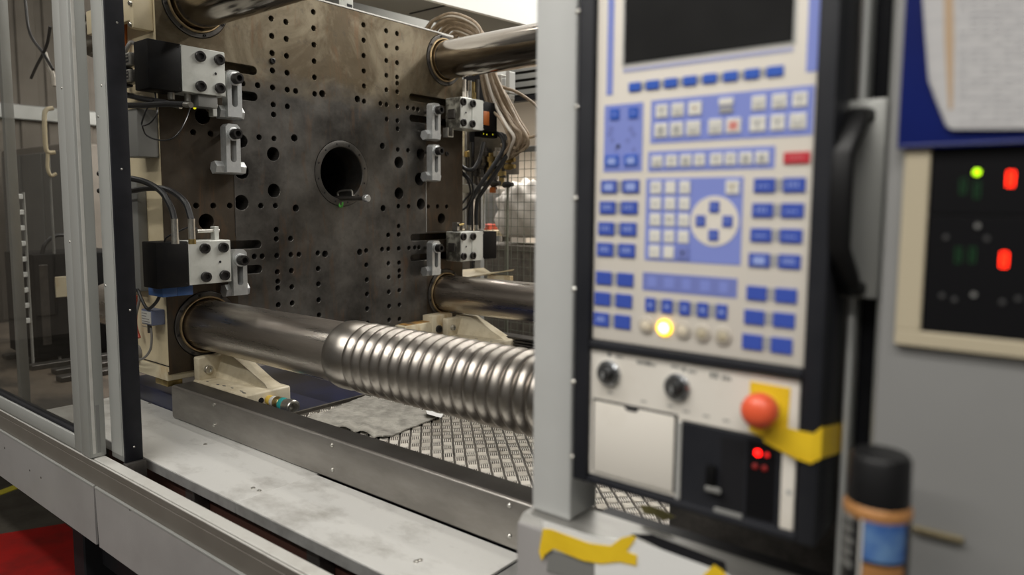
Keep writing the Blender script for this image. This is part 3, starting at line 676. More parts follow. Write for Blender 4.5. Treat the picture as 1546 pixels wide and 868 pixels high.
# blue bracket plate under lower left unit
bb = thing('support_bracket', 'blue painted bracket under the lower left clamp unit', 'bracket', (0.05, 1.25, 1.27))
q0 = U(246, 436, 'x', 0.09); q1 = U(284, 446, 'x', 0.09)
MB().box((-0.02, 1.205, 1.262), (0.09, 1.262, 1.2975), 0.003).build('bracket_plate', M_BLUE, bb)
MB().box((0.001, 1.262, 1.262), (0.09, 1.32, 1.2975), 0.003).build('bracket_web', M_BLUE, bb)

# ------------------------------------------------------------------ strap clamps
def strap_clamp(label, yc, ztop, zbot, zbolt, hexw=0.10):
    t = thing('strap_clamp', label, 'strap clamp', (0.0, yc, zbot), 'bolted strap clamps')
    w = 0.030; sw = 0.0125; bz = zbolt; z1 = zbot + 0.055
    # slotted bar built from its outline with a real slot
    outl = [(yc - w, zbot + 0.004), (yc + w, zbot + 0.004), (yc + w, ztop - 0.012), (yc + w - 0.012, ztop), (yc - w + 0.012, ztop), (yc - w, ztop - 0.012)]
    k = 10
    slotp = [(yc + sw * math.cos(a), bz + sw * math.sin(a)) for a in [math.pi * i / k for i in range(k + 1)]] + [(yc + sw * math.cos(a), z1 + sw * math.sin(a)) for a in [math.pi + math.pi * i / k for i in range(k + 1)]]
    V = [Vector(p) for p in outl + slotp]; n = len(outl); ms = len(slotp)
    E = [(i, (i + 1) % n) for i in range(n)] + [(n + i, n + (i + 1) % ms) for i in range(ms)]
    VV, _, FF, ov, _, _ = delaunay_2d_cdt(V, E, [], 0, 1e-6)
    keep = []
    for f in FF:
        c_ = sum((VV[i] for i in f), Vector((0, 0))) / len(f)
        qz = min(max(c_.y, z1), bz)
        if (c_.x - yc) ** 2 + (c_.y - qz) ** 2 < (sw * 0.985) ** 2: continue
        if abs(c_.x - yc) > w * 1.001: continue
        keep.append(tuple(f))
    mm = MB(); xf, xk = 0.080, 0.040; N_ = len(VV)
    fs = keep + [tuple(i + N_ for i in f[::-1]) for f in keep]
    loopo = list(range(n)); loops_ = list(range(n, n + ms))
    mp = {}
    for i, l in enumerate(ov):
        for o in l: mp[o] = i
    for lp in (loopo, loops_):
        for i in range(len(lp)):
            a, b_ = mp[lp[i]], mp[lp[(i + 1) % len(lp)]]
            fs.append((a, b_, b_ + N_, a + N_))
    mm.add([(xf, p.x, p.y) for p in VV] + [(xk, p.x, p.y) for p in VV], fs)
    mm.build('strap_bar', M_STEEL, t, smooth=30)
    h = MB(); R_ = 0.026; zc = zbot + 0.022
    pts = [(0.040 + R_ * math.cos(math.pi / 3 * i + 0.2), zc + R_ * math.sin(math.pi / 3 * i + 0.2)) for i in range(6)]
    h.prism(pts, 'y', yc - hexw / 2, yc + hexw / 2); h.build('hex_heel', M_STEEL, t, smooth=0)
    wv = MB(); wv.lathe((0.0803, yc, bz), (1, 0, 0), [(0, 0.026), (0.007, 0.026), (0.008, 0.024)], 24); wv.build('washer', M_STEEL, t)
    b = MB(); cap_screw(b, (0.0885, yc, bz), (1, 0, 0), 0.0205, 0.030, 20); b.build('clamp_bolt', M_SCREW, t)
    s_ = MB(); s_.cyl((0.001, yc, bz), (0.0803, yc, bz), 0.0100, n=12); s_.build('bolt_shank', M_DARKSTEEL, t)
strap_clamp('slotted steel strap clamp beside the upper left clamp unit', 1.517, 2.110, 1.930, 2.078)
strap_clamp('slotted steel strap clamp midway up the left of the platen, without a unit beside it', 1.505, 1.907, 1.718, 1.868, 0.125)
strap_clamp('slotted steel strap clamp beside the lower left clamp unit', 1.518, 1.421, 1.237, 1.380)
strap_clamp('slotted steel strap clamp beside the upper right clamp unit', 2.618, 2.112, 1.930, 2.076)
strap_clamp('slotted steel strap clamp midway up the right of the platen', 2.617, 1.905, 1.722, 1.872)
strap_clamp('slotted steel strap clamp above the lower right tie bar', 2.614, 1.417, 1.238, 1.381)

# ------------------------------------------------------------------ ejector rod in the bore
t = thing('ejector_rod', 'short steel rod sticking out of the round centre hole of the platen', 'rod', (0, 2.08, 1.62))
MB().cyl((-0.12, 2.075, 1.628), (0.165, 2.075, 1.628), 0.0095, n=16).build('rod_shaft', M_DARKSTEEL, t)
m = MB(); m.lathe((0.165, 2.075, 1.628), (1, 0, 0), [(0, 0.012), (0.006, 0.0155), (0.024, 0.0165), (0.028, 0.0135)], 20); m.build('rod_head', M_STEEL, t)
m = MB(); m.tube([(-0.02, 2.075, 1.640), (-0.02, 2.075, 1.655), (0.01, 2.075, 1.663), (0.075, 2.075, 1.663), (0.085, 2.075, 1.640)], 0.004); m.build('rod_clip', M_SHINY, t)
m = MB()
m.tube([(0.0 + 0.014 * math.cos(a) + 0.012, 2.066, 1.611 + 0.022 * math.sin(a)) for a in [math.pi + math.pi * i / 8 for i in range(9)]], 0.0045); m.build('green_tag', M_GREEN, t)

# ------------------------------------------------------------------ cream feet (shoes)
def shoe(label, ya, yb, xa, xb, zb, front):
    t = thing('platen_shoe', label, 'platen shoe', (xa, (ya + yb) / 2, zb), 'platen shoes')
    zt = zb + 0.062
    MB().box((xa, ya, zb), (xb, yb, zt), 0.008, 3).build('shoe_base', M_CASTCREAM, t)
    hb = zb + 0.155; y1 = ya + 0.045 if front else ya + 0.05
    w = MB(); yr0, yr1 = ya + (yb - ya) * 0.45, ya + (yb - ya) * 0.92
    w.add([(xa, yr0 - 0.02, zt - 0.003), (xa, yr1, zt - 0.003), (xb - 0.02, yr1, zt - 0.003), (xb - 0.02, yr0 + 0.02, zt - 0.003),
           (xa, yr0 + 0.02, hb), (xa, yr1 - 0.01, hb), (xa + 0.10, yr1 - 0.01, hb), (xa + 0.10, yr0 + 0.02, hb), (xb - 0.06, yr1 - 0.01, zt + 0.012), (xb - 0.06, yr0 + 0.03, zt + 0.012)],
          [(0, 1, 2, 3), (4, 7, 6, 5), (0, 4, 5, 1), (7, 9, 8, 6), (9, 3, 2, 8), (0, 3, 9, 7, 4), (1, 5, 6, 8, 2)])
    w.build('shoe_rib', M_CASTCREAM, t, smooth=20)
    MB().box((xa, ya + 0.004, zt - 0.004), (xa + 0.04, yb - 0.004, hb - 0.004), 0.008, 3).build('mounting_flange', M_CASTCREAM, t)
    m = MB(); cap_screw(m, (xa + 0.0405, ya + 0.040, hb - 0.055), (1, 0, 0), 0.016, 0.014); m.build('flange_bolt', M_SHINY, t)
    for k in range(7):
        x = xa + 0.06 + (xb - xa - 0.09) * random.random(); y = ya + 0.004 + random.random() * 0.03
        m = MB(); r = 0.004 + 0.006 * random.random()
        pts = [(x + r * (1 + .5 * random.random()) * math.cos(a), y + 0.010 + 0.5 * r * math.sin(a)) for a in [2 * math.pi * i / 7 for i in range(7)]]
        m.prism(pts, 'z', zt - 0.0005, zt + 0.0006); m.build('paint_chip', M_CHIP, t)
    return t, zt
s1, zt1 = shoe('cream cast shoe under the threaded tie bar, behind the steel channel', 1.345, 1.530, 0.012, 0.385, 0.862, True)
m = MB(); m.lathe((0.3853, 1.405, 0.893), (1, 0, 0), [(0, 0.011), (0.0008, 0.0105)], 14); m.build('tapped_hole', M_INK, s1)
x = 0.386; yk, zk = 1.435, 0.890
for name_, x0_, x1_, r_, mt in (('yellow_collar', 0.0, 0.026, 0.018, M_YELLOWCOL), ('white_collar', 0.026, 0.05, 0.019, M_LABEL), ('adjuster_body', 0.05, 0.082, 0.0225, M_BRASS), ('teal_collar', 0.082, 0.112, 0.0235, M_TEAL)):
    m = MB(); m.lathe((x + x0_, yk, zk), (1, -0.02, 0), [(0, r_ - 0.002), (0.003, r_), (x1_ - x0_ - 0.003, r_), (x1_ - x0_, r_ - 0.002)], 24); m.build(name_, mt, s1)
m = MB(); m.lathe((x + 0.112, yk - 0.002, zk), (1, -0.02, 0), [(0, 0.024), (0.012, 0.0265), (0.045, 0.0265), (0.048, 0.024), (0.048, 0.017), (0.02, 0.016), (0.02, 0)], 24, caps=False); m.build('hollow_nut', M_SHINY, s1)
s2, zt2 = shoe('cream cast shoe under the lower right tie bar at the far side', 2.645, 2.845, 0.085, 0.44, 0.862, False)
m = MB(); m.lathe((0.4403, 2.745, 0.885), (1, 0, 0), [(0, 0.011), (0.0008, 0.0105)], 14); m.build('tapped_hole', M_INK, s2)
m = MB(); m.lathe((0.441, 2.70, 0.888), (1, 0, 0), [(0, 0.017), (0.035, 0.017), (0.04, 0.019), (0.06, 0.019)], 18); m.build('adjuster_body', M_LABEL, s2)
m = MB(); m.lathe((0.50, 2.70, 0.888), (1, 0, 0), [(0, 0.019), (0.01, 0.023), (0.07, 0.023), (0.075, 0.018), (0.11, 0.018), (0.112, 0.014)], 18); m.build('adjuster_knob', M_BLACKCOV, s2)
gb = thing('guide_block', 'cream guide block with two black bolts and orange stained top, left of the far shoe', 'guide block', (0.05, 2.56, 0.86))
MB().box((0.003, 2.395, 0.862), (0.075, 2.585, 1.000), 0.004).build('block_body', M_CREAMDIRTY, gb)
MB().box((0.01, 2.41, 1.0003), (0.068, 2.575, 1.003), 0.001, 1).build('stained_top', mat('orange_rust_stain', (0.42, 0.22, 0.04), 0.5, 0, (0.06, 0.045, 0.03), 14, 4), gb, label='orange stained top face')
MB().box((0.003, 2.5855, 0.862), (0.080, 2.735, 1.030), 0.006).build('bolt_plate', M_CREAMDIRTY, gb)
for y in (2.627, 2.694):
    m = MB(); cap_screw(m, (0.0805, y, 0.958), (1, 0, 0), 0.0205, 0.010); m.build('cap_screw', M_SCREW, gb)

# ------------------------------------------------------------------ tread plate
tp = thing('tread_plate', 'aluminium checker plate with raised bars between the tie bars', 'tread plate', (1.2, 2.0, 0.862))
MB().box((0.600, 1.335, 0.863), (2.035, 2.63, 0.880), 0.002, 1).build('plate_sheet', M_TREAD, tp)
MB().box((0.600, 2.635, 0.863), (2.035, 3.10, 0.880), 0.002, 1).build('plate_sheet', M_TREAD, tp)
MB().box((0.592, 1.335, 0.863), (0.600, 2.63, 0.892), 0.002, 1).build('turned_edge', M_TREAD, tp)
ra, rb = MB(), MB(); sc_ = 0.0325; q2 = math.sqrt(0.5)
for i in range(-60, 120):
    for j in range(-80, 80):
        a_, b_ = i * sc_, j * sc_
        cx, cy = 1.0 + (a_ + b_) * q2, 2.0 + (a_ - b_) * q2
        if not (0.62 < cx < 2.02 and 1.35 < cy < 3.08) or 2.612 < cy < 2.655: continue
        o_ = (i + j) % 2
        d_ = Vector((q2, q2, 0)) if o_ else Vector((q2, -q2, 0)); n_ = Vector((-d_.y, d_.x, 0))
        tgt = ra if o_ else rb
        for k in range(5):
            c_ = Vector((cx, cy, 0.8800)) + n_ * ((k - 2) * 0.0058)
            L_ = 0.0130; w_ = 0.0015; h_ = Vector((0, 0, 0.0036))
            tgt.add([c_ - d_ * L_, c_ - d_ * (L_ * .85) - n_ * w_, c_ + d_ * (L_ * .85) - n_ * w_, c_ + d_ * L_, c_ + d_ * (L_ * .85) + n_ * w_, c_ - d_ * (L_ * .85) + n_ * w_, c_ - d_ * (L_ * .93) + h_ - n_ * .0007, c_ + d_ * (L_ * .93) + h_ - n_ * .0007, c_ + d_ * (L_ * .93) + h_ + n_ * .0007, c_ - d_ * (L_ * .93) + h_ + n_ * .0007],
                    [(0, 1, 6), (1, 2, 7, 6), (2, 3, 8, 7), (3, 4, 8), (4, 5, 9, 8), (5, 0, 6, 9), (6, 7, 8, 9)])
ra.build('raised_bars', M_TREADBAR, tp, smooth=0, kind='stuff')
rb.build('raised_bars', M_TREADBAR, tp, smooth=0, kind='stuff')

# rag and paper scrap on the tread plate
def sheet(name, corners, z, nx, ny, amp, thick, m_, seed, edge=0.012, fold=False):
    R2 = random.Random(seed); ph = [(R2.uniform(8, 60), R2.uniform(8, 60), R2.uniform(0, 6.28), R2.uniform(.3, 1)) for _ in range(14)]
    mb_ = MB(); vs = []
    A, B, C_, D = [Vector(p) for p in corners]
    for j in range(ny + 1):
        for i in range(nx + 1):
            s_, t_ = i / nx, j / ny
            p = (A * (1 - s_) + B * s_) * (1 - t_) + (D * (1 - s_) + C_ * s_) * t_
            on = min(s_, 1 - s_, t_, 1 - t_) < 1e-6
            if on: p = p + Vector((R2.uniform(-edge, edge) * .12, R2.uniform(-edge, edge) * .12))
            hh = sum(w * math.sin(fx * p.x + fy * p.y + o) for fx, fy, o, w in ph) / 7
            zz = z + abs(hh) * amp * (0.35 + 0.65 * (1 if not fold else max(0.2, 1.4 - 2.2 * t_)))
            vs.append((p.x, p.y, zz))
    n = len(vs); fs = []
    g = lambda i, j: j * (nx + 1) + i
    for j in range(ny):
        for i in range(nx):
            fs.append((g(i, j), g(i + 1, j), g(i + 1, j + 1), g(i, j + 1)))
            fs.append((n + g(i, j + 1), n + g(i + 1, j + 1), n + g(i + 1, j), n + g(i, j)))
    for i in range(nx):
        fs.append((g(i, 0), n + g(i, 0), n + g(i + 1, 0), g(i + 1, 0))); fs.append((g(i + 1, ny), n + g(i + 1, ny), n + g(i, ny), g(i, ny)))
    for j in range(ny):
        fs.append((g(0, j + 1), n + g(0, j + 1), n + g(0, j), g(0, j))); fs.append((g(nx, j), n + g(nx, j), n + g(nx, j + 1), g(nx, j + 1)))
    mb_.add(vs + [(x_, y_, z_ - thick) for x_, y_, z_ in vs], fs)
    return mb_.build(name, m_, smooth=50)
cz = 0.886
cn = [U(*p, 'z', cz).xy for p in ((462, 634), (578, 664), (668, 628), (552, 598))]
tag(sheet('crumpled_cloth', cn, 0.8885, 60, 44, 0.013, 0.004, M_RAG, 3, fold=True), 'crumpled dirty grey cloth lying on the checker plate behind the channel', 'cloth')
cn = [U(*p, 'z', 0.90).xy for p in ((645, 625), (666, 631), (671, 621), (643, 620))]
tag(sheet('paper_scrap', cn, 0.9005, 6, 5, 0.002, 0.001, M_PAPER, 5, edge=0.002), 'small white paper scrap on the crumpled cloth under the thread', 'paper')

# ================================================================== LEFT SIDE FITTINGS
def hose(name, label, pts, r, m_, cat='hose', group=None, n=10, ends=None):
    if ends is None:
        return tag(MB().tube(pts, r, n).build(name, m_), label, cat, group)
    t = thing(name, label, cat, pts[-1], group)
    MB().tube(pts, r, n).build('hose_body', m_, t)
    for a_, b_, rr, mt, nm in ends: MB().cyl(a_, b_, rr, n=14).build(nm, mt, t)
    return t
def PX(lst, ax='y'): return [U(px, py, ax, v) for px, py, v in lst]
# upper left hoses into the underside of the upper left unit
for i, (pts, lab) in enumerate((([(150, 146, 1.20), (186, 143, 1.20), (215, 149, 1.205), (243, 154, 1.21), (262, 158, 1.225)], 'thick black hose running into the underside of the upper left clamp unit, upper one'),
                                ([(150, 160, 1.18), (186, 159, 1.18), (215, 159, 1.185), (250, 157, 1.19), (279, 158, 1.20)], 'thick black hose running into the underside of the upper left clamp unit, lower one'))):
    P_ = PX(pts); e = P_[-1]; d_ = (P_[-1] - P_[-2]).normalized()
    hose('hydraulic_hose', lab, P_, 0.0105, M_RUBBER, 'hose', 'upper left hoses', ends=[(e, e + d_ * 0.035, 0.0095, M_SHINY, 'hose_fitting')])
for x_ in (0.035, 0.07):
    pass
for dx in (1.27, 1.33):
    MB().cyl((0.08, dx, 1.972), (0.08, dx, 2.0005), 0.012, n=14).build('port_fitting', M_SHINY, ul)
MB().box((0.05, 1.355, 1.955), (0.11, 1.43, 1.9995), 0.003).build('lower_bracket', M_GREYBOX, ul)
# thin loop cable
P_ = PX([(234, 140, 1.21), (236, 156, 1.2), (237, 172, 1.19), (226, 186, 1.18), (214, 188, 1.18), (222, 164, 1.18), (232, 150, 1.19)])
hose('sensor_cable', 'thin black cable loop below the upper left black cover', P_, 0.0028, M_RUBBER, 'cable', n=6)
P_ = PX([(214, 188, 1.18), (222, 205, 1.2), (246, 212, 1.22), (266, 205, 1.24), (280, 182, 1.28), (287, 163, 1.33)])
hose('sensor_cable', 'long thin black cable curving up to the sensor of the upper left clamp unit', P_, 0.0028, M_RUBBER, 'cable', n=6)
# lower left hoses
for i, (pts, lab) in enumerate((([(150, 262, 1.12), (189, 268, 1.14), (220, 275, 1.16), (244, 290, 1.175), (258, 313, 1.18), (263.5, 332, 1.18)], 'black hose curving down to the left port of the lower left clamp unit'),
                                ([(150, 288, 1.18), (190, 289, 1.19), (225, 284, 1.2), (255, 287, 1.205), (279, 305, 1.21), (289, 332, 1.21)], 'black hose curving down to the right port of the lower left clamp unit'))):
    P_ = PX(pts); e = P_[-1].copy()
    hose('hydraulic_hose', lab, P_, 0.0105, M_RUBBER, 'hose', 'lower left hoses',
         ends=[(e + Vector((0, 0, 0.004)), e - Vector((0, 0, 0.065)), 0.0115, M_SHINY, 'hose_fitting'), (e - Vector((0, 0, 0.065)), Vector((e.x, e.y, 1.4635)), 0.0125, M_SHINY if i == 0 else M_BRASS, 'port_nut')])
P_ = PX([(248, 366, 1.2), (252, 358, 1.2), (268, 350, 1.22), (286, 343, 1.25), (298, 345, 1.3)])
hose('sensor_cable', 'thin black cable lying on top of the lower left clamp unit', P_, 0.003, M_RUBBER, 'cable', n=6)
# wiring at the lower left corner of the platen
for pts, r_, m_, lab in (([(196, 470, 1.21), (200, 448, 1.21), (207, 437, 1.21), (214, 452, 1.21), (223, 466, 1.21), (236, 456, 1.21), (243, 440, 1.22), (244, 428, 1.23)], 0.006, M_RUBBER, 'black cable sagging below the lower left black cover'),
                         ([(199, 505, 1.215), (204, 480, 1.215), (210, 455, 1.215), (211, 438, 1.22)], 0.0055, M_GREYCABLE, 'grey cable running up beside the sensor box'),
                         ([(210, 510, 1.235), (205, 492, 1.235), (205, 470, 1.235), (205, 446, 1.235)], 0.007, M_REDBOX, 'dark red cable behind the grey cable at the lower left'),
                         ([(228, 495, 1.225), (229, 512, 1.225), (226, 530, 1.225), (214, 542, 1.225), (196, 541, 1.225)], 0.0045, M_GREYCABLE, 'thin grey cable hanging from the blue-grey sensor box')):
    hose('wiring_cable', lab, PX(pts), r_, m_, 'cable', n=8)
sb = thing('sensor_box', 'small blue-grey sensor box with a printed label on the cream platen side', 'sensor box', tuple(U(228, 482, 'y', 1.22)))
q0 = U(213, 466, 'y', 1.212); q1 = U(229, 492, 'y', 1.212)
xa_, xb_ = q0.x, q1.x
MB().box((xa_, 1.212, q1.z), (xb_ + 0.005, 1.2608, q0.z), 0.003).build('sensor_body', M_SENSORBLUE, sb)
MB().box((xa_ + 0.004, 1.2105, q1.z + 0.006), (xb_ - 0.001, 1.2119, q0.z - 0.006)).build('label_plate', M_LABEL, sb)
m = MB()
for k in range(6):
    zz = q0.z - 0.014 - k * 0.010
    m.box((xa_ + 0.008, 1.2098, zz - 0.002), (xa_ + 0.008 + (xb_ - xa_ - 0.02) * (0.5 + 0.5 * random.random()), 1.2104, zz + 0.001))
m.build('label_print', M_GREYCABLE, sb)
qm = U(227, 500, 'y', 1.232); MB().cyl((qm.x, 1.23, q1.z), (qm.x, 1.23, q1.z - 0.035), 0.008, n=12).build('cable_gland', M_DARKSTEEL, sb)
# round cap lower on the cream side
q = U(205, 533, 'y', 1.25); m = MB(); m.lathe((q.x, 1.2605, q.z), (0, -1, 0), [(0, 0.033), (0.015, 0.033), (0.018, 0.028)], 20); tag(m.build('round_cover', M_GREYCABLE), 'round grey cover on the cream platen side near the door seal', 'cover')
q = U(232, 440, 'y', 1.2595); m = MB(); m.lathe((q.x, 1.2605, q.z), (0, -1, 0), [(0, 0.012), (0.0008, 0.0115)], 16); m.build('tapped_hole', M_INK, pl)
m = MB(); q = U(215, 553, 'y', 1.2595); w = U(256, 562, 'y', 1.2595); m.box((q.x, 1.2585, w.z + 0.02), (w.x, 1.2604, w.z + 0.023)); m.build('side_joint', M_INK, pl)
# grey box on the platen side and connectors above
gbx = thing('junction_box', 'plain grey junction box on the cream platen side, below the thick hoses', 'junction box', tuple(U(199, 200, 'y', 1.2)))
q0 = U(184, 167, 'y', 1.185); q1 = U(209, 236, 'y', 1.185)
MB().box((q0.x, 1.185, q1.z), (q1.x, 1.2605, q0.z), 0.004).build('box_body', M_GREYBOX, gbx)
q0 = U(184, 270, 'y', 1.23); q1 = U(215, 440, 'y', 1.23)
gp = thing('side_channel', 'grey sheet duct fixed low on the cream platen side', 'duct', (q0.x, 1.24, q1.z))
MB().box((q0.x - 0.05, 1.225, q1.z), (q1.x, 1.2605, q0.z), 0.003).build('duct_body', M_GREYBOX, gp)
for k, (py, lab) in enumerate(((90, 'upper metal multi-pin connector beside the upper left black cover'), (115, 'lower metal multi-pin connector beside the upper left black cover'))):
    q = U(196, py, 'y', 1.18)
    t = thing('multipin_connector', lab, 'connector', tuple(q), 'multi-pin connectors')
    MB().box((q.x - 0.09, 1.165, q.z - 0.022), (q.x + 0.03, 1.215, q.z + 0.022), 0.006).build('connector_shell', M_SHINY, t)
    MB().box((q.x - 0.015, 1.1635, q.z - 0.014), (q.x + 0.024, 1.1655, q.z + 0.014), 0.0008, 1).build('pin_insert', M_RUBBER, t)
    for a_ in range(4):
        for b_ in range(2):
            m = MB(); m.lathe((q.x - 0.008 + a_ * 0.009, 1.1636, q.z - 0.006 + b_ * 0.012), (0, -1, 0), [(0, 0.0028), (0.002, 0.002)], 8); m.build('contact_pin', M_SHINY, t)
    MB().box((q.x - 0.16, 1.15, q.z - 0.034), (q.x - 0.02, 1.20, q.z - 0.024), 0.003, 1).build('connector_tray', M_RUBBER, t)
hose('wiring_cable', 'pale twisted cable at the multi-pin connectors', PX([(188, 82, 1.2), (193, 70, 1.2), (198, 64, 1.21), (204, 66, 1.22)]), 0.007, M_GREYCABLE, 'cable', n=8)
# cream bracket and orange pipe at the top left
cbx = thing('cream_bracket', 'cream painted bracket at the top left of the platen side', 'bracket', tuple(U(190, 22, 'y', 1.2)))
q0 = U(150, 12, 'y', 1.205); q1 = U(203, 30, 'y', 1.205)
MB().box((q0.x - 0.1, 1.195, q1.z), (q1.x, 1.215, q0.z), 0.003).build('bracket_arm', M_CREAM, cbx)
q0 = U(198, -6, 'y', 1.2); q1 = U(206, 42, 'y', 1.2)
MB().box((q0.x, 1.19, q1.z), (q1.x, 1.2605, q0.z), 0.003).build('bracket_plate', M_CREAM, cbx)
for py in (5, 37):
    q = U(198, py, 'y', 1.19); m = MB(); cap_screw(m, (q.x, 1.1895, q.z), (0, -1, 0), 0.009, 0.008, 12); m.build('bracket_bolt', M_SHINY, cbx)
hose('orange_pipe', 'vertical orange pipe behind the cream bracket at the top left', PX([(185, -60, 1.235), (186, 0, 1.235), (187, 75, 1.235), (187, 130, 1.235)]), 0.013, M_ORANGE, 'pipe')

# things seen through the tinted glass
pp = thing('inner_post', 'slim pale post seen through the tinted glass door', 'post', (-0.55, 1.2, 0.0))
q0 = U(12, 300, 'y', 1.15)
MB().box((q0.x - 0.02, 1.15, 0.62), (q0.x + 0.02, 1.19, 3.0), 0.003).build('post_body', M_ALU, pp)
XD = -2.2
def QX(px, py, x=XD): return U(px, py, 'x', x)
q0 = QX(49, 385); q1 = QX(114, 540)
bx = thing('dark_cabinet', 'dark machine cabinet standing on the brown tray behind the tinted glass', 'cabinet', (XD, 1.65, 0.62))
MB().box((XD - 0.5, q0.y, 0.66), (XD, q1.y + 0.35, q0.z), 0.008).build('cabinet_body', M_BLACKCOV, bx)
for yy in (q0.y + 0.02, q1.y + 0.25): MB().box((XD - 0.3, yy, 0.62), (XD - 0.2, yy + 0.05, 0.66)).build('cabinet_foot', M_DARKSTEEL, bx)
qa = QX(82, 418); qb = QX(110, 447)
MB().box((XD, qa.y, qb.z), (XD + 0.01, qb.y + 0.1, qa.z), 0.003, 1).build('front_plate', M_CREAMDIRTY, bx)
qa = QX(58, 400); qb = QX(78, 520)
MB().box((XD, qa.y, qb.z), (XD + 0.006, qb.y, qa.z), 0.003, 1).build('front_door', M_DARKSTEEL, bx)
_z = q0.z; hose('hanging_hose', 'black hose arching over the top of the dark cabinet behind the glass', [Vector((XD - 0.06, q0.y + 0.07, _z)), Vector((XD - 0.06, q0.y + 0.09, _z + 0.06)), Vector((XD - 0.07, q0.y + 0.16, _z + 0.11)), Vector((XD - 0.08, q0.y + 0.26, _z + 0.09)), Vector((XD - 0.09, q0.y + 0.32, _z))], 0.012, M_RUBBER, 'hose', n=8)
q0 = QX(21, 290); q1 = QX(50, 500)
rk = thing('white_rack', 'white ladder-like rack with open rungs behind the glass, left of the dark cabinet', 'rack', (XD, q0.y, 0.62))
for yy in (q0.y, q1.y - 0.008): MB().box((XD - 0.03, yy, 0.62), (XD, yy + 0.007, q0.z), 0.001, 1).build('rack_post', M_GREYTRIM, rk)
for k in range(9):
    zz = q0.z - 0.01 - k * 0.092
    MB().box((XD - 0.022, q0.y + 0.007, zz - 0.030), (XD - 0.002, q1.y - 0.008, zz), 0.003, 1).build('rack_rung', M_HOODWHITE, rk)
for pts, r_, m_, lab in (([(38, 0, 1.5), (45, 50, 1.5), (65, 80, 1.5), (80, 105, 1.5)], 0.008, M_RUBBER, 'black cable arching down behind the top of the glass'),
                         ([(76, 40, 1.5), (70, 70, 1.5), (55, 100, 1.5), (47, 118, 1.5)], 0.008, M_RUBBER, 'black cable crossing the first behind the top of the glass'),
                         ([(68, 80, 1.55), (76, 105, 1.55), (80, 112, 1.55), (82, 130, 1.55)], 0.012, M_CABLEPALE, 'pale hose hooked at the top behind the glass')):
    hose('hanging_hose', lab, PX(pts), r_, m_, 'hose', n=8)
hk = thing('white_hook', 'white rounded handle frame on a slim stand behind the glass', 'handle', tuple(QX(72, 210)))
P_ = [QX(*p) for p in ((80, 163), (70, 166), (67, 178), (69, 222), (74, 230), (83, 230))]
MB().tube(P_, 0.013, 10).build('handle_loop', M_CREAM, hk)
P_ = [QX(*p) for p in ((72, 232), (72, 254), (77, 265), (85, 262))]
MB().tube(P_, 0.010, 10).build('handle_hook', M_CREAM, hk)
MB().cyl((XD - 0.02, P_[2].y, 0.62), (XD - 0.02, P_[2].y, P_[0].z), 0.008, n=10).build('handle_stand', M_GREYBOX, hk)
gc = thing('grey_cabinet', 'pale grey control cabinet standing far behind the glass', 'cabinet', (-5.5, 3.4, 0))
MB().box((-6.4, 2.6, 0.05), (-4.6, 3.6, 2.15), 0.02).build('cabinet_body', M_WALLGREY, gc)
for k in range(3):
    MB().box((-6.35 + k * 0.58, 2.585, 0.15), (-5.80 + k * 0.58, 2.5995, 2.08), 0.006, 1).build('cabinet_door', M_GREYBOX, gc)

# ================================================================== RIGHT REAR: hood, cables, valves, guard
hd = thing('overhead_hood', 'white overhead hood with grey underside above the far tie bar', 'hood', (-0.6, 3.6, 2.75))
A_ = U(650, 0, 'z', 2.75); B_ = U(806, 40, 'z', 2.75); dd = (B_ - A_).normalized()
p0 = A_ - dd * 1.1; p1 = A_ + dd * 3.2
MB().prism([(-0.74, p0.y), (p0.x - 0.012, p0.y), (p1.x - 0.012, p1.y), (-0.42, p1.y)], 'z', 2.755, 2.775).build('hood_underside', M_HOODGREY, hd)
m = MB()
nn = Vector((dd.y, -dd.x, 0)) * 0.03
m.prism([(p0.x, p0.y), (p1.x, p1.y), (p1.x - nn.x, p1.y - nn.y), (p0.x - nn.x, p0.y - nn.y)], 'z', 2.75, 3.7); m.build('hood_front', M_HOODWHITE, hd)
m = MB(); qa = U(626, 22, 'z', 2.745); qb = U(700, 6, 'z', 2.745)
m.box((-0.60, qa.y - 0.012, 2.751), (-0.275, qa.y, 2.7552)); m.build('hood_seam', M_INK, hd)
# cable bundle
cbn = thing('cable_bundle', 'thick bundle of beige cables arching over the platen and hanging behind the far tie bar', 'cables', (0.0, 3.1, 2.5))
R3 = random.Random(11)
for k in range(17):
    j = lambda a: R3.uniform(-a, a)
    o = (k - 8) / 8.0
    yj = 3.03 + 0.14 * (k * 7 % 17) / 16
    l = (k * 7 % 17) / 16
    pts = [(634 + 45 * l, 58 + 12 * l, yj), (641 + 44 * l + j(2), 45 + 14 * l + j(2), yj), (655 + 35 * l + j(3), 29 + 25 * l + j(2), yj), (683 + 12 * l, 20 + 35 * l + j(1), yj), (714 - 3 * l, 31 + 33 * l + j(2), yj), (730 - 9 * l + j(3), 52 + 22 * l, yj),
           (734 + o * 9, 88 + j(3), yj), (739 + o * 12, 118 + j(4), yj), (752 + o * 16, 155 + j(5), yj), (770 + o * 14, 185 + j(6), yj), (782 + o * 16, 205 + j(8), yj + 0.02)]
    if k % 3 == 0: pts += [(783 + o * 14, 222 + j(4), yj + 0.05), (768 + o * 10, 233 + j(3), yj + 0.08), (752, 232 + j(4), yj + 0.1)]
    elif k % 3 == 1: pts += [(776 + o * 14, 220 + j(4), yj + 0.05), (764 + o * 8, 216 + j(4), yj + 0.08)]
    else: pts += [(776 + o * 16, 228 + j(5), yj + 0.06), (765, 240, yj + 0.1)]
    MB().tube(PX(pts), 0.0080 + 0.0012 * R3.random(), 8, 5).build('cable', M_CABLEPALE if k in (5, 9) else M_CABLE, cbn)
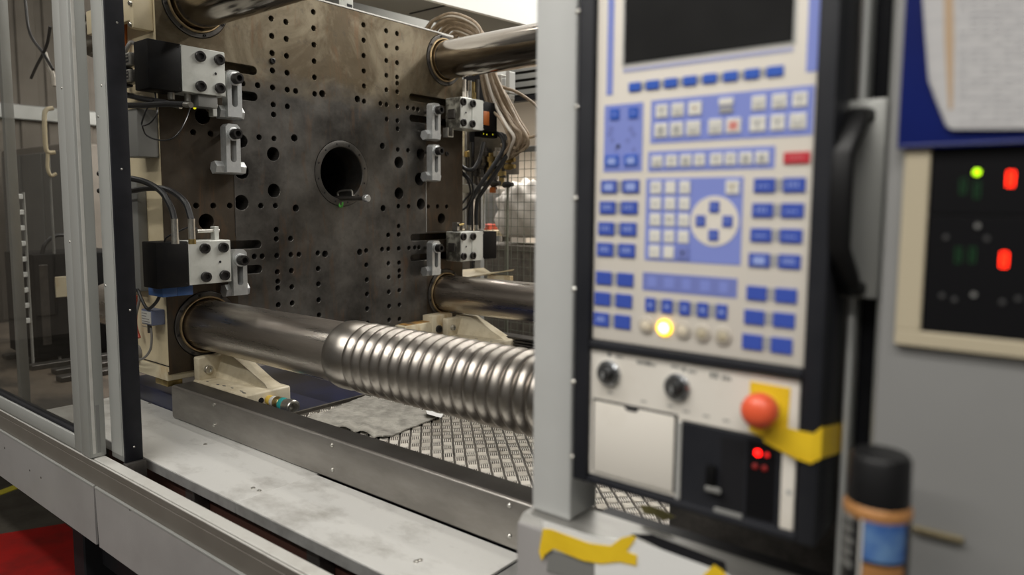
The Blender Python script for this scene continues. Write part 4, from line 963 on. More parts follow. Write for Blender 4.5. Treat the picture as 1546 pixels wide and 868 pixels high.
hose('stray_cable', 'single beige cable leaving the bundle towards the grey post', PX([(744, 123, 3.1), (758, 131, 3.1), (778, 138, 3.1), (795, 148, 3.1), (812, 162, 3.1), (830, 185, 3.1)]), 0.0085, M_CABLE, 'cable', n=8)
hose('stray_cable', 'beige cable end bending right at the bottom of the bundle', PX([(788, 200, 3.1), (796, 206, 3.1), (806, 206, 3.1), (830, 196, 3.1)]), 0.008, M_CABLE, 'cable', n=8)
# hydraulic hoses on the right
for pts, lab in (([(708, 345, 3.0), (709, 322, 3.0), (713, 300, 3.0), (726, 278, 3.02), (741, 256, 3.05), (753, 238, 3.08), (761, 222, 3.1), (756, 205, 3.1), (742, 200, 3.08), (730, 204, 3.06)], 'black hose looping from the lower right clamp unit up to the black cover, front one'),
                 ([(719, 345, 3.06), (719, 320, 3.06), (722, 300, 3.06), (735, 280, 3.08), (750, 258, 3.1), (764, 236, 3.12), (768, 218, 3.14), (758, 203, 3.14), (744, 206, 3.12)], 'black hose looping from the lower right clamp unit up to the black cover, rear one')):
    P_ = PX(pts); e = P_[0]
    hose('hydraulic_hose', lab, P_, 0.0125, M_RUBBER, 'hose', 'right hand hoses', ends=[(e + Vector((0, 0, 0.02)), Vector((e.x, e.y, 1.4605)), 0.013, M_SHINY, 'hose_fitting')])
hose('hydraulic_hose', 'black hose curving into the platen edge above the valves', PX([(696, 250, 3.0), (706, 256, 3.03), (716, 254, 3.06), (724, 240, 3.1), (730, 215, 3.14)]), 0.012, M_RUBBER, 'hose')
for i, (a_, b_) in enumerate(((262, 308), (258, 318))):
    hose('thin_hose', ('thin black hose bowed beside the platen edge, inner one', 'thin black hose bowed beside the platen edge, outer one')[i], PX([(697, a_, 2.95), (706 + 4 * i, 272, 2.97), (710 + 4 * i, 290, 2.98), (703 + 3 * i, b_ - 8, 2.97), (697, b_, 2.95)]), 0.006, M_RUBBER, 'hose', 'bowed thin hoses', n=8)
hose('black_pipe', 'straight black pipe running down between the two clamp units', PX([(712, 215, 3.2), (712, 280, 3.2), (712, 345, 3.2), (712, 430, 3.2)]), 0.012, M_RUBBER, 'pipe')
vm = thing('valve_manifold', 'hydraulic valve manifold with brass fittings behind the black hoses', 'manifold', (0.2, 3.3, 1.75))
q0 = U(716, 205, 'y', 3.28); q1 = U(762, 262, 'y', 3.28)
MB().box((q0.x, 3.28, q1.z), (q1.x, 3.42, q0.z), 0.005).build('manifold_block', M_DARKSTEEL, vm)
qa_ = U(699, 112, 'y', 3.45); qb_ = U(738, 262, 'y', 3.45)
MB().box((qa_.x, 3.45, qb_.z), (qb_.x, 3.48, qa_.z), 0.004).build('dark_backing', M_INK, vm)  # dark sheet added to cover the bright wall between the pipes
for px, wd, mt in ((701, .012, M_GREYTRIM), (707, .010, M_DARKSTEEL), (724, .012, M_DARKSTEEL), (731, .008, M_STEEL)):
    qa_ = U(px, 190, 'y', 3.40); qb_ = U(px, 345, 'y', 3.40); MB().cyl((qa_.x, 3.40, qb_.z), (qa_.x, 3.40, qa_.z), wd, n=12).build('riser_pipe', mt, vm)
for k, (px, py) in enumerate(((716, 262), (726, 250), (738, 262), (744, 268), (756, 262), (758, 250), (730, 232), (750, 232), (740, 240))):
    q = U(px, py, 'y', 3.24)
    m = MB(); m.lathe((q.x, 3.25, q.z + 0.035), (0, 0, -1), [(0, 0.018), (0.02, 0.018), (0.022, 0.026), (0.05, 0.026), (0.052, 0.016), (0.09, 0.016), (0.092, 0.021), (0.105, 0.021)], 6 if k % 2 else 14)
    m.build('valve_fitting', (M_BRASS, M_DARKSTEEL, M_BRASS, M_SHINY)[k % 4] if k % 3 else M_DARKSTEEL, vm)
for k, (px, py) in enumerate(((730, 277), (746, 277), (765, 279), (768, 242), (768, 252))):
    q = U(px, py, 'y', 3.22); m = MB(); m.lathe((q.x - 0.03, 3.22, q.z), (1, 0, 0.02), [(0, 0.008), (0.01, 0.017), (0.045, 0.019), (0.06, 0.012), (0.075, 0.012)], 14); m.build('valve_knob', M_RUBBER if k < 3 else M_BRASS, vm)
q = U(744, 287, 'y', 3.22); MB().box((q.x - 0.018, 3.21, q.z - 0.016), (q.x + 0.018, 3.23, q.z + 0.016), 0.002, 1).build('orange_tag', M_ORANGE, vm)
q0 = U(697, 228, 'y', 3.0); q1 = U(716, 240, 'y', 3.0)
for i, (px0, py0, px1, py1, nm, mt) in enumerate(((698, 278, 715, 291, 'bracket_bar', M_GREYBOX), (700, 228, 706, 237, 'brass_nipple', M_BRASS), (698, 196, 702, 236, 'steel_strip', M_SHINY))):
    q0 = U(px0, py0, 'y', 3.12); q1 = U(px1, py1, 'y', 3.12); MB().box((q0.x, 3.12, q1.z), (q1.x, 3.14, q0.z), 0.003, 1).build(nm, mt, vm)
# fittings above the upper right unit
vf = thing('pipe_fittings', 'row of small pipe fittings on top of the upper right clamp unit', 'fittings', (0.08, 2.86, 2.16))
for k, (px, py0, py1, rr, mt) in enumerate(((701, 120, 147, 0.010, M_CABLEPALE), (709, 122, 147, 0.012, M_SHINY), (714, 124, 148, 0.012, M_BRASS), (720, 120, 149, 0.014, M_DARKSTEEL), (707, 138, 147, 0.016, M_SHINY), (714, 140, 148, 0.018, M_BRASS))):
    q0 = U(px, py0, 'x', 0.06); q1 = U(px, py1, 'x', 0.06); m = MB(); m.cyl((0.06, q0.y, q0.z), (0.06, q0.y, 2.1585), rr, n=12); m.build('pipe_fitting', mt, vf)
vb = thing('valve_block', 'grey pneumatic valve with bolt on the column right of the cable bundle', 'valve', tuple(U(760, 135, 'y', 3.4)))
for px0, py0, px1, py1, nm, mt in ((750, 113, 757, 140, 'valve_body', M_SHINY), (757, 118, 763, 130, 'valve_coil', M_STEEL), (763, 108, 769, 140, 'valve_column', M_GREYTRIM), (758, 143, 768, 150, 'valve_base', M_SHINY), (762, 150, 767, 157, 'valve_bolt', M_SHINY), (749, 121, 753, 138, 'coil_plug', M_RUBBER)):
    q0 = U(px0, py0, 'y', 3.4); q1 = U(px1, py1, 'y', 3.4); MB().box((q0.x, 3.4 - 0.01 * (nm == 'coil_plug'), q1.z), (q1.x, 3.46, q0.z), 0.004, 1).build(nm, mt, vb)
# louvred panel
lv = thing('louvred_panel', 'grey louvred panel right of the cable bundle, under the far tie bar', 'louvre', tuple(U(795, 125, 'y', 3.75)))
q0 = U(766, 100, 'y', 3.75); q1 = U(860, 140, 'y', 3.75)
MB().box((q0.x, 3.78, q1.z), (q1.x + 0.3, 3.80, q0.z + 0.05)).build('louvre_back', M_DARKSTEEL, lv)
ns = 5
for k in range(ns):
    zz = q1.z + 0.02 + k * (q0.z - q1.z + 0.03) / ns; h_ = (q0.z - q1.z) / ns
    m = MB(); m.prism([(3.735, zz), (3.78, zz + h_ * 0.55), (3.78, zz + h_ * 0.85), (3.735, zz + h_ * 0.75)], 'x', q0.x, q1.x + 0.3); m.build('louvre_blade', M_ALU, lv, smooth=0)
MB().box((q0.x, 3.735, q1.z - 0.02), (q1.x + 0.3, 3.79, q1.z + 0.012), 0.002, 1).build('louvre_base', M_INK, lv)
# cream stop plates behind lower right bar
sp = thing('deflector_plate', 'cream bent sheet deflector behind the lower right tie bar', 'sheet metal', (0.1, 3.1, 1.16))
a0 = U(698, 420, 'y', 2.98); a1 = U(776, 406, 'y', 2.98); b0 = U(698, 413, 'y', 3.10); b1 = U(742, 409, 'y', 3.10); t0 = U(699, 406, 'y', 3.2); t1 = U(729, 404, 'y', 3.2)
m = MB(); vs = [a0, a1, U(773, 408, 'y', 3.05), U(700, 415, 'y', 3.05)]
m.add([tuple(v) for v in vs] + [(v.x, v.y, v.z - 0.006) for v in vs], [(0, 1, 2, 3), (7, 6, 5, 4), (0, 4, 5, 1), (1, 5, 6, 2), (2, 6, 7, 3), (3, 7, 4, 0)]); m.build('lower_sheet', M_CREAM, sp)
vs = [U(698, 418, 'y', 3.06), U(741, 411, 'y', 3.06), U(730, 404, 'y', 3.16), U(698, 407, 'y', 3.16)]
m = MB(); m.add([tuple(v) for v in vs] + [(v.x, v.y + 0.004, v.z - 0.006) for v in vs], [(0, 1, 2, 3), (7, 6, 5, 4), (0, 4, 5, 1), (1, 5, 6, 2), (2, 6, 7, 3), (3, 7, 4, 0)]); m.build('upper_sheet', M_CREAM, sp)
q0 = U(735, 414, 'y', 3.0); q1 = U(770, 424, 'y', 3.0)
MB().box((q0.x, 3.0, q1.z - 0.01), (q1.x, 3.03, q0.z), 0.003, 1).build('sheet_tab', M_CREAMDIRTY, sp)
# mesh guard
YG = 3.6
mg = thing('mesh_guard', 'wire mesh guard with dark rails behind the machine', 'mesh guard', (-0.1, YG, 0.7))
zt_ = U(780, 229, 'y', YG).z; xl_ = U(700, 300, 'y', YG).x; xr_ = 0.9
MB().box((xl_ - 0.1, YG - 0.012, zt_ - 0.004), (xr_, YG + 0.02, zt_ + 0.03), 0.003, 1).build('top_rail', M_GREYBOX, mg)
MB().box((xl_ - 0.1, YG - 0.012, 0.72), (xr_, YG + 0.02, 0.76), 0.003, 1).build('bottom_rail', M_GREYBOX, mg)
sp_ = 0.052
k = 0; x = xl_
while x < xr_:
    MB().box((x - 0.0016, YG - 0.0016, 0.76), (x + 0.0016, YG + 0.0016, zt_)).build('upright_wire', M_WIRE, mg, smooth=0); x += sp_
z = 0.79
while z < zt_ - 0.01:
    MB().box((xl_, YG - 0.0048, z - 0.0016), (xr_, YG - 0.0016, z + 0.0016)).build('cross_wire', M_WIRE, mg, smooth=0); z += sp_
for px0 in (706, 722):
    q = U(px0, 300, 'y', 3.5); MB().box((q.x - 0.03, 3.5, 0.7), (q.x + 0.02, 3.54, 2.2), 0.003, 1).build('guard_post', M_WALLGREY if px0 == 706 else M_GREYTRIM, mg)
for xx in (xl_ - 0.08, 0.86): MB().box((xx, YG - 0.01, 0), (xx + 0.04, YG + 0.02, zt_ + 0.02), 0.003, 1).build('guard_leg', M_GREYBOX, mg)
q = U(766, 125, 'y', 3.42); MB().box((q.x - 0.006, 3.42, 0), (q.x + 0.006, 3.435, q.z), 0.002, 1).build('valve_stand', M_WIRE, vb)
MB().box((1.0, 3.79, 0), (1.06, 3.85, 2.75), 0.003, 1).build('louvre_post', M_GREYBOX, lv)
MB().box((q0.x, 3.79, 2.40), (1.06, 3.82, 2.44), 0.003, 1).build('louvre_rail', M_GREYBOX, lv)
# behind the mesh
tb = thing('work_table', 'pale table top with red tray edge behind the mesh guard', 'table', (-0.9, 4.4, 0))
q0 = U(690, 346, 'y', 4.2); q1 = U(860, 346, 'y', 4.2)
MB().box((q0.x, 4.2, q0.z - 0.04), (q1.x, 4.75, q0.z), 0.005).build('table_top', M_CREAM, tb)
for xx in (q0.x + 0.1, q1.x - 0.16):
    for yy in (4.25, 4.65): MB().box((xx, yy, 0), (xx + 0.05, yy + 0.05, q0.z - 0.04)).build('leg', M_GREYBOX, tb)
ta = U(722, 341, 'y', 4.25); tb2 = U(742, 346, 'y', 4.25)
tag(MB().box((ta.x, 4.22, q0.z), (tb2.x, 4.38, q0.z + 0.045), 0.008).build('red_tray', M_REDBOX), 'red tray on the pale table behind the mesh', 'tray')
zc0 = U(770, 356, 'y', 4.0).z
rng_ = random.Random(4)
crx = U(745, 380, 'y', 3.95).x
for i in range(3):
    for k in range(4):
        h_ = (zc0 - 0.06) / 4
        xa_ = crx - 0.72 + i * 0.62
        place = ('left', 'middle', 'right')[i]; lvl = ('bottom', 'second', 'third', 'top')[k]
        t = thing('storage_crate', 'grey ribbed crate behind the mesh, %s level of the %s stack' % (lvl, place), 'crate', (xa_, 3.9, 0.01 + k * h_), 'grey crates behind the mesh')
        z0_ = 0.01 + k * h_
        MB().box((xa_ + 0.012, 3.862, z0_), (xa_ + 0.588, 4.188, z0_ + h_ - 0.005), 0.006, 1).build('crate_body', M_CRATE, t)
        MB().box((xa_, 3.85, z0_ + h_ - 0.045), (xa_ + 0.60, 4.195, z0_ + h_ - 0.006), 0.005, 1).build('crate_rim', M_CRATE, t)
        for c_ in range(5):
            MB().box((xa_ + 0.03 + c_ * 0.125, 3.854, z0_ + 0.02), (xa_ + 0.05 + c_ * 0.125, 3.863, z0_ + h_ - 0.05), 0.002, 1).build('crate_rib', M_CRATE, t)
# white sack
bm = bmesh.new(); bmesh.ops.create_icosphere(bm, subdivisions=4, radius=1)
qs = U(790, 322, 'y', 4.02)
for v in bm.verts:
    n_ = v.co.copy(); w_ = 1 + 0.10 * math.sin(7 * n_.x + 3 * n_.z) * math.cos(6 * n_.y + 5 * n_.z) + 0.05 * math.sin(17 * n_.x + 11 * n_.z)
    v.co = Vector((n_.x * 0.27 * w_, n_.y * 0.14 * w_, max(-0.16, n_.z * 0.235 * w_ * (1 - 0.12 * n_.x)))) + Vector((qs.x + 0.05, 4.02, zc0 + 0.155))
bm.verts.index_update()
m = MB(); m.add([v.co[:] for v in bm.verts], [[v.index for v in f.verts] for f in bm.faces]); bm.free()
tag(m.build('plastic_sack', M_SACK, smooth=80), 'bulging white plastic sack lying on the grey crates behind the mesh', 'sack')
fr = thing('green_frame', 'thin dark green tube frame standing behind the white sack', 'frame', tuple(U(785, 290, 'y', 4.6)))
MB().box(*[tuple(U(*p)) for p in ((786, 278, 'y', 4.6), (788, 345, 'y', 4.63))]).build('frame_upright', M_GREEN if False else M_WIRE, fr)
MB().box(*[tuple(U(*p)) for p in ((786, 278, 'y', 4.6), (815, 280, 'y', 4.63))]).build('frame_arm', M_WIRE, fr)
bc = thing('electrical_box', 'tall grey switch box with small red and teal buttons behind the mesh', 'switch box', tuple(U(763, 300, 'y', 4.0)))
q0 = U(758, 290, 'y', 4.3); q1 = U(768, 335, 'y', 4.3)
MB().box((q0.x, 4.3, q1.z), (q1.x, 4.36, q0.z), 0.004, 1).build('box_body', M_DARKSTEEL, bc)
MB().box((q0.x + 0.02, 4.32, 0), (q1.x - 0.02, 4.35, q1.z), 0.002, 1).build('box_pedestal', M_DARKSTEEL, bc)
for px, py, mt in ((764, 296, M_TEAL), (764, 300, M_REDBOX)):
    q = U(px, py, 'y', 4.298); m = MB(); m.lathe((q.x, 4.2995, q.z), (0, -1, 0), [(0, 0.014), (0.012, 0.012)], 12); m.build('push_button', mt, bc)
gl = thing('grey_locker', 'grey slatted locker unit standing behind the mesh, left of the switch box', 'locker', tuple(U(745, 310, 'y', 4.9)))
q0 = U(730, 285, 'y', 5.2); q1 = U(756, 390, 'y', 5.2)
MB().box((q0.x, 5.2, 0), (q1.x, 5.6, q0.z), 0.01).build('locker_body', M_WALLGREY, gl)
for k in range(3):
    w_ = (q1.x - q0.x) / 3
    MB().box((q0.x + k * w_ + 0.01, 5.185, 0.1), (q0.x + (k + 1) * w_ - 0.01, 5.199, q0.z - 0.05), 0.004, 1).build('locker_door', M_GREYBOX, gl)

# ================================================================== POST, BEAM, CONTROL PANEL
po = thing('guard_post', 'broad pale grey aluminium post left of the control panel', 'post', (2.05, 0.88, 1.14))
MB().box((2.017, 0.860, 1.128), (2.089, 0.935, 3.0), 0.004, 3).build('post_body', M_POST, po)
bmn = thing('base_beam', 'grey steel beam with pale top edge under the control panel', 'beam', (2.3, 0.88, 0.2))
MB().box((2.0135, 0.826, 0.15), (2.5035, 0.930, 1.118), 0.004, 2).build('beam_body', M_SKIRT, bmn)
m = MB(); m.prism([(0.832, 1.117), (0.844, 1.127), (0.918, 1.128), (0.918, 1.117)], 'x', 2.0135, 2.5035); m.build('beam_top', mat('worn_beam_top', (0.30, 0.295, 0.275), 0.42, 0.4, (0.22, 0.215, 0.2), 8, 5, (0.4, 2, 2)), bmn, smooth=20)
MB().box((2.10, 0.918, 1.117), (2.5035, 0.955, 1.124), 0.002, 1).build('rear_rubber', M_SEAL, bmn)
YB = 0.8255
def poly_on_y(mb_, pts, y, th=0.0006):
    q = [U(px, py, 'y', y) for px, py in pts]
    mb_.prism([(p.x, p.z) for p in q], 'y', y - th, y)
m = MB(); poly_on_y(m, [(952, 806), (985, 806), (1095, 848), (1098, 868), (1080, 868)], YB - 0.0002, 0.0008); m.build('hand_slot', M_INK, bmn, label='dark recessed slot in the beam face')
m = MB(); poly_on_y(m, [(828, 824), (900, 842), (895, 880), (826, 862)], YB - 0.0002, 0.0008); m.build('beam_recess', M_GREYBOX, bmn)
pa = MB(); poly_on_y(pa, [(819, 786), (905, 812), (955, 816), (1000, 830), (1098, 866), (1130, 900), (1120, 960), (900, 960), (898, 850), (826, 828)], YB - 0.0016, 0.0006)
tag(pa.build('taped_paper', M_PAPER), 'white paper sheet taped to the beam below the control panel', 'paper')
for pts, lab in (([(814, 832), (820, 798), (832, 799), (890, 820), (922, 824), (938, 812), (955, 808), (961, 812), (946, 832), (962, 838), (961, 854), (935, 848), (908, 851), (880, 846), (836, 828), (824, 836), (818, 846)], 'yellow tape strip across the upper left of the white paper under the panel'),
                 ([(1062, 868), (1078, 852), (1092, 862), (1110, 890), (1060, 890)], 'yellow tape piece at the right edge of the white paper under the panel')):
    m = MB(); poly_on_y(m, pts, YB - 0.0030, 0.0008); tag(m.build('yellow_tape', M_TAPE), lab, 'tape', 'yellow tape on the beam')

YF = 0.820
cp = thing('control_panel', 'blurred cream and blue operator control panel in a charcoal housing', 'control panel', (2.28, 0.86, 1.20))
xL = U(868, 400, 'y', 0.812).x; xR = U(1250, 400, 'y', 0.812).x; zB = U(862, 722, 'y', 0.812).z; zT = 1.98
MB().box((xL, 0.8235, zB), (xR, 0.900, zT), 0.004, 2).build('housing', M_BEZEL, cp)
def XZ(px, py, y=YF): q = U(px, py, 'y', y); return q.x, q.z
fL = XZ(897, 330)[0]; fR = XZ(1224, 330)[0]; fB = XZ(885, 510)[1]
MB().box((fL, YF, fB), (fR, 0.8237, zT - 0.02), 0.002, 2).build('face_plate', M_FACE, cp)
# raised rim of the housing around the face plate
MB().box((xL, 0.8125, zB), (fL - 0.001, 0.8237, zT), 0.003, 2).build('housing_rim', M_BEZEL, cp)
MB().box((fR + 0.001, 0.8125, zB), (xR, 0.8237, zT), 0.003, 2).build('housing_rim', M_BEZEL, cp)
zg0, zg1 = XZ(893, 524)[1], fB
MB().box((fL - 0.001, 0.8135, zg0), (fR + 0.001, 0.8237, zg1 - 0.0006), 0.002, 1).build('housing_rim', M_BEZEL, cp)
zl0 = XZ(878, 712)[1]
MB().box((fL - 0.001, 0.8125, zB), (fR + 0.001, 0.8237, zl0), 0.003, 2).build('housing_rim', M_BEZEL, cp)
for px, py in ((873, 18), (871, 162), (869, 300), (867, 437), (866, 577), (864, 690)):
    q = U(px, py, 'y', 0.8125); m = MB(); m.lathe((q.x, 0.8126, q.z), (0, -1, 0), [(0, 0.0036), (0.0015, 0.0034), (0.003, 0.0015)], 12); m.build('rim_screw', M_SHINY, cp)
def slab(name, x0_, x1_, z0_, z1_, m_, y=YF, th=0.0006, parent=None, bev=0.0):
    mb_ = MB(); mb_.box((x0_, y - th, z0_), (x1_, y - 0.00005, z1_), bev, 1); return mb_.build(name, m_, parent or cp, smooth=30)
def px_rect(name, tl, br, m_, tr=None, y=YF, th=0.0006, parent=None, bev=0.0):
    a_ = XZ(*tl); b_ = XZ(*br); return slab(name, a_[0], b_[0], b_[1], a_[1], m_, y, th, parent, bev)
def x_at(px, z):
    py = 300.0
    for _ in range(6):
        q = U(px, py, 'y', YF); py += (q.z - z) * 1300
    return U(px, py, 'y', YF).x
# screen
xs0, xs1 = XZ(943, 90)[0], XZ(1197, 66)[0]; zs = XZ(943, 97)[1]
slab('screen_bezel', xs0 - 0.0035, xs1 + 0.0035, zs - 0.003, 1.95, M_GREYTRIM, th=0.0007)
slab('screen', xs0, xs1, zs, 1.945, M_SCREEN, th=0.0013)
z_a, z_b = XZ(941, 104)[1], XZ(941, 110)[1]
slab('printed_stripe', XZ(941, 107)[0], XZ(1198, 74)[0], z_b, z_a, M_STRIPE)
zb_ = XZ(916, 144)[1]; slab('printed_stripe', x_at(916.5, 1.78), x_at(926, 1.78), zb_, 1.95, M_FIELD)
zb_ = XZ(1222, 108.5)[1]; slab('printed_stripe', x_at(1219, 1.78), x_at(1236.5, 1.78), zb_, 1.95, M_FIELD)
# printed fields
def field(tl, bl, px_right, m_=M_FIELD):
    zt__ = XZ(*tl)[1]; zb__ = XZ(*bl)[1]; zm = (zt__ + zb__) / 2
    return slab('printed_field', x_at((tl[0] + bl[0]) / 2, zm), x_at(px_right, zm), zb__, zt__, m_)
field((914.5, 159.5), (910, 260), 970.5)
field((984, 151.8), (981.5, 216.9), 1228.5)
field((980, 229), (977.8, 259.2), 1170)
field((979.3, 269.7), (970, 392.1), 1120.5)
field((971, 410.7), (970, 437.7), 1113, M_SLATE)
R4 = random.Random(21)
def key(x0_, x1_, z0_, z1_, m_, sym=None, name='key', rim=True):
    if rim: pass
    k_ = slab(name, x0_, x1_, z0_, z1_, m_, y=YF - 0.0006, th=0.0016, bev=0.0005)
    if sym:
        w_, h_ = x1_ - x0_, z1_ - z0_; mb_ = MB(); y_ = YF - 0.00225
        st = sym[0]
        if st == 'text':
            n_ = R4.choice((3, 4)); zc_ = (z0_ + z1_) / 2
            for r_ in range(R4.choice((1, 2))):
                for i in range(n_):
                    xa = x0_ + w_ * (0.22 + 0.56 * i / n_); zz = zc_ + (0.14 if r_ else -0.05) * h_
                    mb_.box((xa, y_ - 0.0002, zz - h_ * 0.09), (xa + w_ * 0.09, y_, zz + h_ * 0.06))
        elif st == 'icon':
            q_ = R4.random()
            if q_ < 0.35:
                mb_.box((x0_ + w_ * .2, y_ - .0002, z0_ + h_ * .6), (x1_ - w_ * .2, y_, z0_ + h_ * .72)); mb_.box((x0_ + w_ * .42, y_ - .0002, z0_ + h_ * .2), (x0_ + w_ * .58, y_, z0_ + h_ * .6))
            elif q_ < 0.7:
                mb_.box((x0_ + w_ * .25, y_ - .0002, z0_ + h_ * .2), (x0_ + w_ * .36, y_, z1_ - h_ * .25)); mb_.box((x0_ + w_ * .25, y_ - .0002, z0_ + h_ * .2), (x1_ - w_ * .25, y_, z0_ + h_ * .32)); mb_.box((x1_ - w_ * .36, y_ - .0002, z0_ + h_ * .2), (x1_ - w_ * .25, y_, z1_ - h_ * .25))
            else:
                mb_.lathe(((x0_ + x1_) / 2, y_, (z0_ + z1_) / 2), (0, -1, 0), [(0, h_ * .28), (0.0002, h_ * .28)], 12)
                mb_.box((x0_ + w_ * .18, y_ - .0002, z0_ + h_ * .15), (x1_ - w_ * .18, y_, z0_ + h_ * .22))
        elif st == 'pale_block':  # plain pale rectangle in the middle of the key
            mb_.box((x0_ + w_ * .22, y_ - .0002, z0_ + h_ * .2), (x1_ - w_ * .22, y_, z1_ - h_ * .25))
        elif st == 'dot':
            mb_.lathe(((x0_ + x1_) / 2, y_, (z0_ + z1_) / 2), (0, -1, 0), [(0, h_ * .14), (0.0002, h_ * .14)], 10)
        mb_.build('key_symbol', sym[1], k_, smooth=0)
    return k_
def row(top, bot, spans, m_, sym=None, name='key'):
    zt__ = XZ(*top)[1]; zb__ = XZ(*bot)[1]; zm = (zt__ + zb__) / 2
    for i, (a_, b_) in enumerate(spans):
        s_ = sym(i) if callable(sym) else sym
        mm_ = m_(i) if callable(m_) else m_
        key(x_at(a_, zm), x_at(b_, zm), zb__, zt__, mm_, s_, name)
def gaps(top, bot, spans):
    zt__ = XZ(*top)[1]; zb__ = XZ(*bot)[1]; zm = (zt__ + zb__) / 2
    for (a_, b_), (c_, d_) in zip(spans, spans[1:]):
        slab('key_divider', x_at(b_ + 1, zm), x_at(c_ - 1, zm), zb__ + 0.001, zt__ - 0.001, M_KEYGREY)
SK = [(949.8, 968.4), (976, 996), (1003.6, 1023.5), (1032, 1052.5), (1061.8, 1083), (1092.6, 1114.7), (1124.6, 1147.4), (1157.6, 1183.8)]
row((950, 125.5), (950, 139), SK, M_KEYBRIGHT, None, 'soft_key'); gaps((950, 125.5), (950, 139), SK)
row((922, 165), (921.5, 181.5), [(921.8, 935.8), (949.8, 964.4)], M_KEYBRIGHT, ('dot', M_FIELD))
row((914.5, 235), (914, 252), [(914, 935), (943, 963.8)], M_KEYBRIGHT, ('pale_block', M_PALEINK))
m = MB(); 
for px, py, s_ in ((923, 195, 0.004), (953, 195, 0.004), (921, 203, 0.0035), (957, 203, 0.0035), (925, 212, 0.003), (948, 212, 0.003), (930, 226, 0.003), (957, 226, 0.003)):
    x_, z_ = XZ(px, py); m.lathe((x_, YF - 0.0006, z_), (0, -1, 0), [(0, s_), (0.0003, s_)], 10)
m.build('printed_symbols', M_SLATE, cp)
x_, z_ = XZ(933.6, 221); m = MB(); m.lathe((x_, YF - 0.0006, z_), (0, -1, 0), [(0, 0.0028), (0.0006, 0.0025)], 12); m.build('status_lamp', M_INK, cp)
row((991, 158.7), (990.5, 178.3), [(990.9, 1008.9), (1014.5, 1033), (1040, 1060), (1135.5, 1156.7), (1166, 1188.7), (1197, 1219.8)], M_KEYWHITE, lambda i: ('dot', M_TANSTRIPE) if i == 2 else ('icon', M_GREYTRIM))
row((991, 157.7), (990.5, 168), [(1086, 1107.8)], M_KEYWHITE)
row((991, 170), (990.5, 179), [(1087, 1107)], M_KEYGREY)
row((989, 186.7), (988.5, 207.8), [(988.7, 1008.3), (1012.6, 1032), (1037, 1058), (1070.5, 1091.3), (1096.6, 1119.4), (1132.4, 1156.7), (1163.8, 1185.6), (1192.5, 1218)], M_KEYWHITE, lambda i: ('pale_block', mat('pale_red_ink', (0.62, 0.22, 0.19), 0.5)) if i == 4 else ('icon', M_GREYTRIM))
row((985, 235.5), (984.5, 252.6), [(984.6, 1001), (1005.8, 1023), (1027.6, 1044.7), (1048.7, 1065), (1072.7, 1091.3), (1095, 1112), (1117, 1136.5), (1141, 1161.3)], M_KEYWHITE, ('icon', M_GREYTRIM))
row((1184, 230.2), (1183.5, 247.4), [(1183.8, 1223.6)], M_KEYRED, ('text', mat('faded_pink_ink', (0.60, 0.14, 0.15), 0.5)))
KC = [(982.8, 999.4), (1005, 1020.8), (1026.4, 1042.6)]
kx = [(XZ(a_, 283)[0], XZ(b_, 283)[0]) for a_, b_ in KC]
for r_, (t_, b_) in enumerate(((273.9, 292.5), (297.7, 316.4), (322, 340.7), (346.5, 365), (369.7, 388.4))):
    zt__, zb__ = XZ(990 - r_ * 3, t_)[1], XZ(990 - r_ * 3, b_)[1]
    for c_ in range(3):
        if r_ == 4 and c_ == 2: key(kx[c_][0] - 0.001, kx[c_][1] + 0.001, zb__, zt__, M_SLATE, ('dot', M_INK))
        else: key(kx[c_][0], kx[c_][1], zb__, zt__, M_KEYWHITE, None if (r_, c_) in ((0, 1), (4, 1)) else ('text', M_GREYTRIM))
row((1097, 272.5), (1096.5, 293), [(1096.3, 1116.7)], M_KEYWHITE, ('icon', M_BEIGEFRAME))
x_, z_ = XZ(1078.6, 333.8); rr = (XZ(1078.6, 296)[1] - XZ(1078.6, 372)[1]) / 2
m = MB(); m.lathe((x_, YF - 0.0006, z_), (0, -1, 0), [(0, rr), (0.0006, rr)], 48); m.build('cursor_disc', M_FACE, cp)
for dx, dz in ((0, 1), (0, -1), (-1, 0), (1, 0)):
    cx_, cz_ = x_ + dx * rr * 0.56, z_ + dz * rr * 0.56; h_ = rr * 0.205
    k_ = slab('key', cx_ - h_, cx_ + h_, cz_ - h_ * 1.08, cz_ + h_ * 1.08, M_KEYBLUE, y=YF - 0.0012, th=0.0014, bev=0.0004)
    mb_ = MB(); y_ = YF - 0.0027; p_ = [(cx_ + dx * h_ * .4, cz_ + dz * h_ * .4), (cx_ - dx * h_ * .2 + dz * h_ * .4, cz_ - dz * h_ * .2 + dx * h_ * .4), (cx_ - dx * h_ * .2 - dz * h_ * .4, cz_ - dz * h_ * .2 - dx * h_ * .4)]
    mb_.prism(p_, 'y', y_, y_ - 0.0002); mb_.build('key_symbol', M_PALEINK, k_, smooth=0)
for spans, t_, b_ in (([(908, 932), (940.5, 965.8)], 272.4, 291.5), ([(906, 930), (938.5, 963.5)], 303.9, 322.6), ([(904, 928), (937, 961.7)], 335, 354.4), ([(902, 926.5), (934.7, 959.6)], 366, 386)):
    row((spans[0][0], t_), (spans[0][0] - 1, b_), spans, M_KEYBLUE, lambda i, t_=t_: ('pale_block', M_PALEINK) if t_ < 280 else ('text', M_PALEINK)); gaps((spans[0][0], t_), (spans[0][0], b_), spans)
for spans, t_, b_ in (([(900.5, 924.3), (932.6, 957)], 409, 428.4), ([(898.4, 922.2), (930.5, 955)], 439.8, 459.5), ([(897, 920.2), (928.5, 952.7)], 470.5, 490.6)):
    row((spans[0][0], t_), (spans[0][0] - 1, b_), spans, M_KEYBLUE, lambda i, t_=t_: ('text', M_PALEINK) if (t_ > 469 and i == 0) else None); gaps((spans[0][0], t_), (spans[0][0], b_), spans)
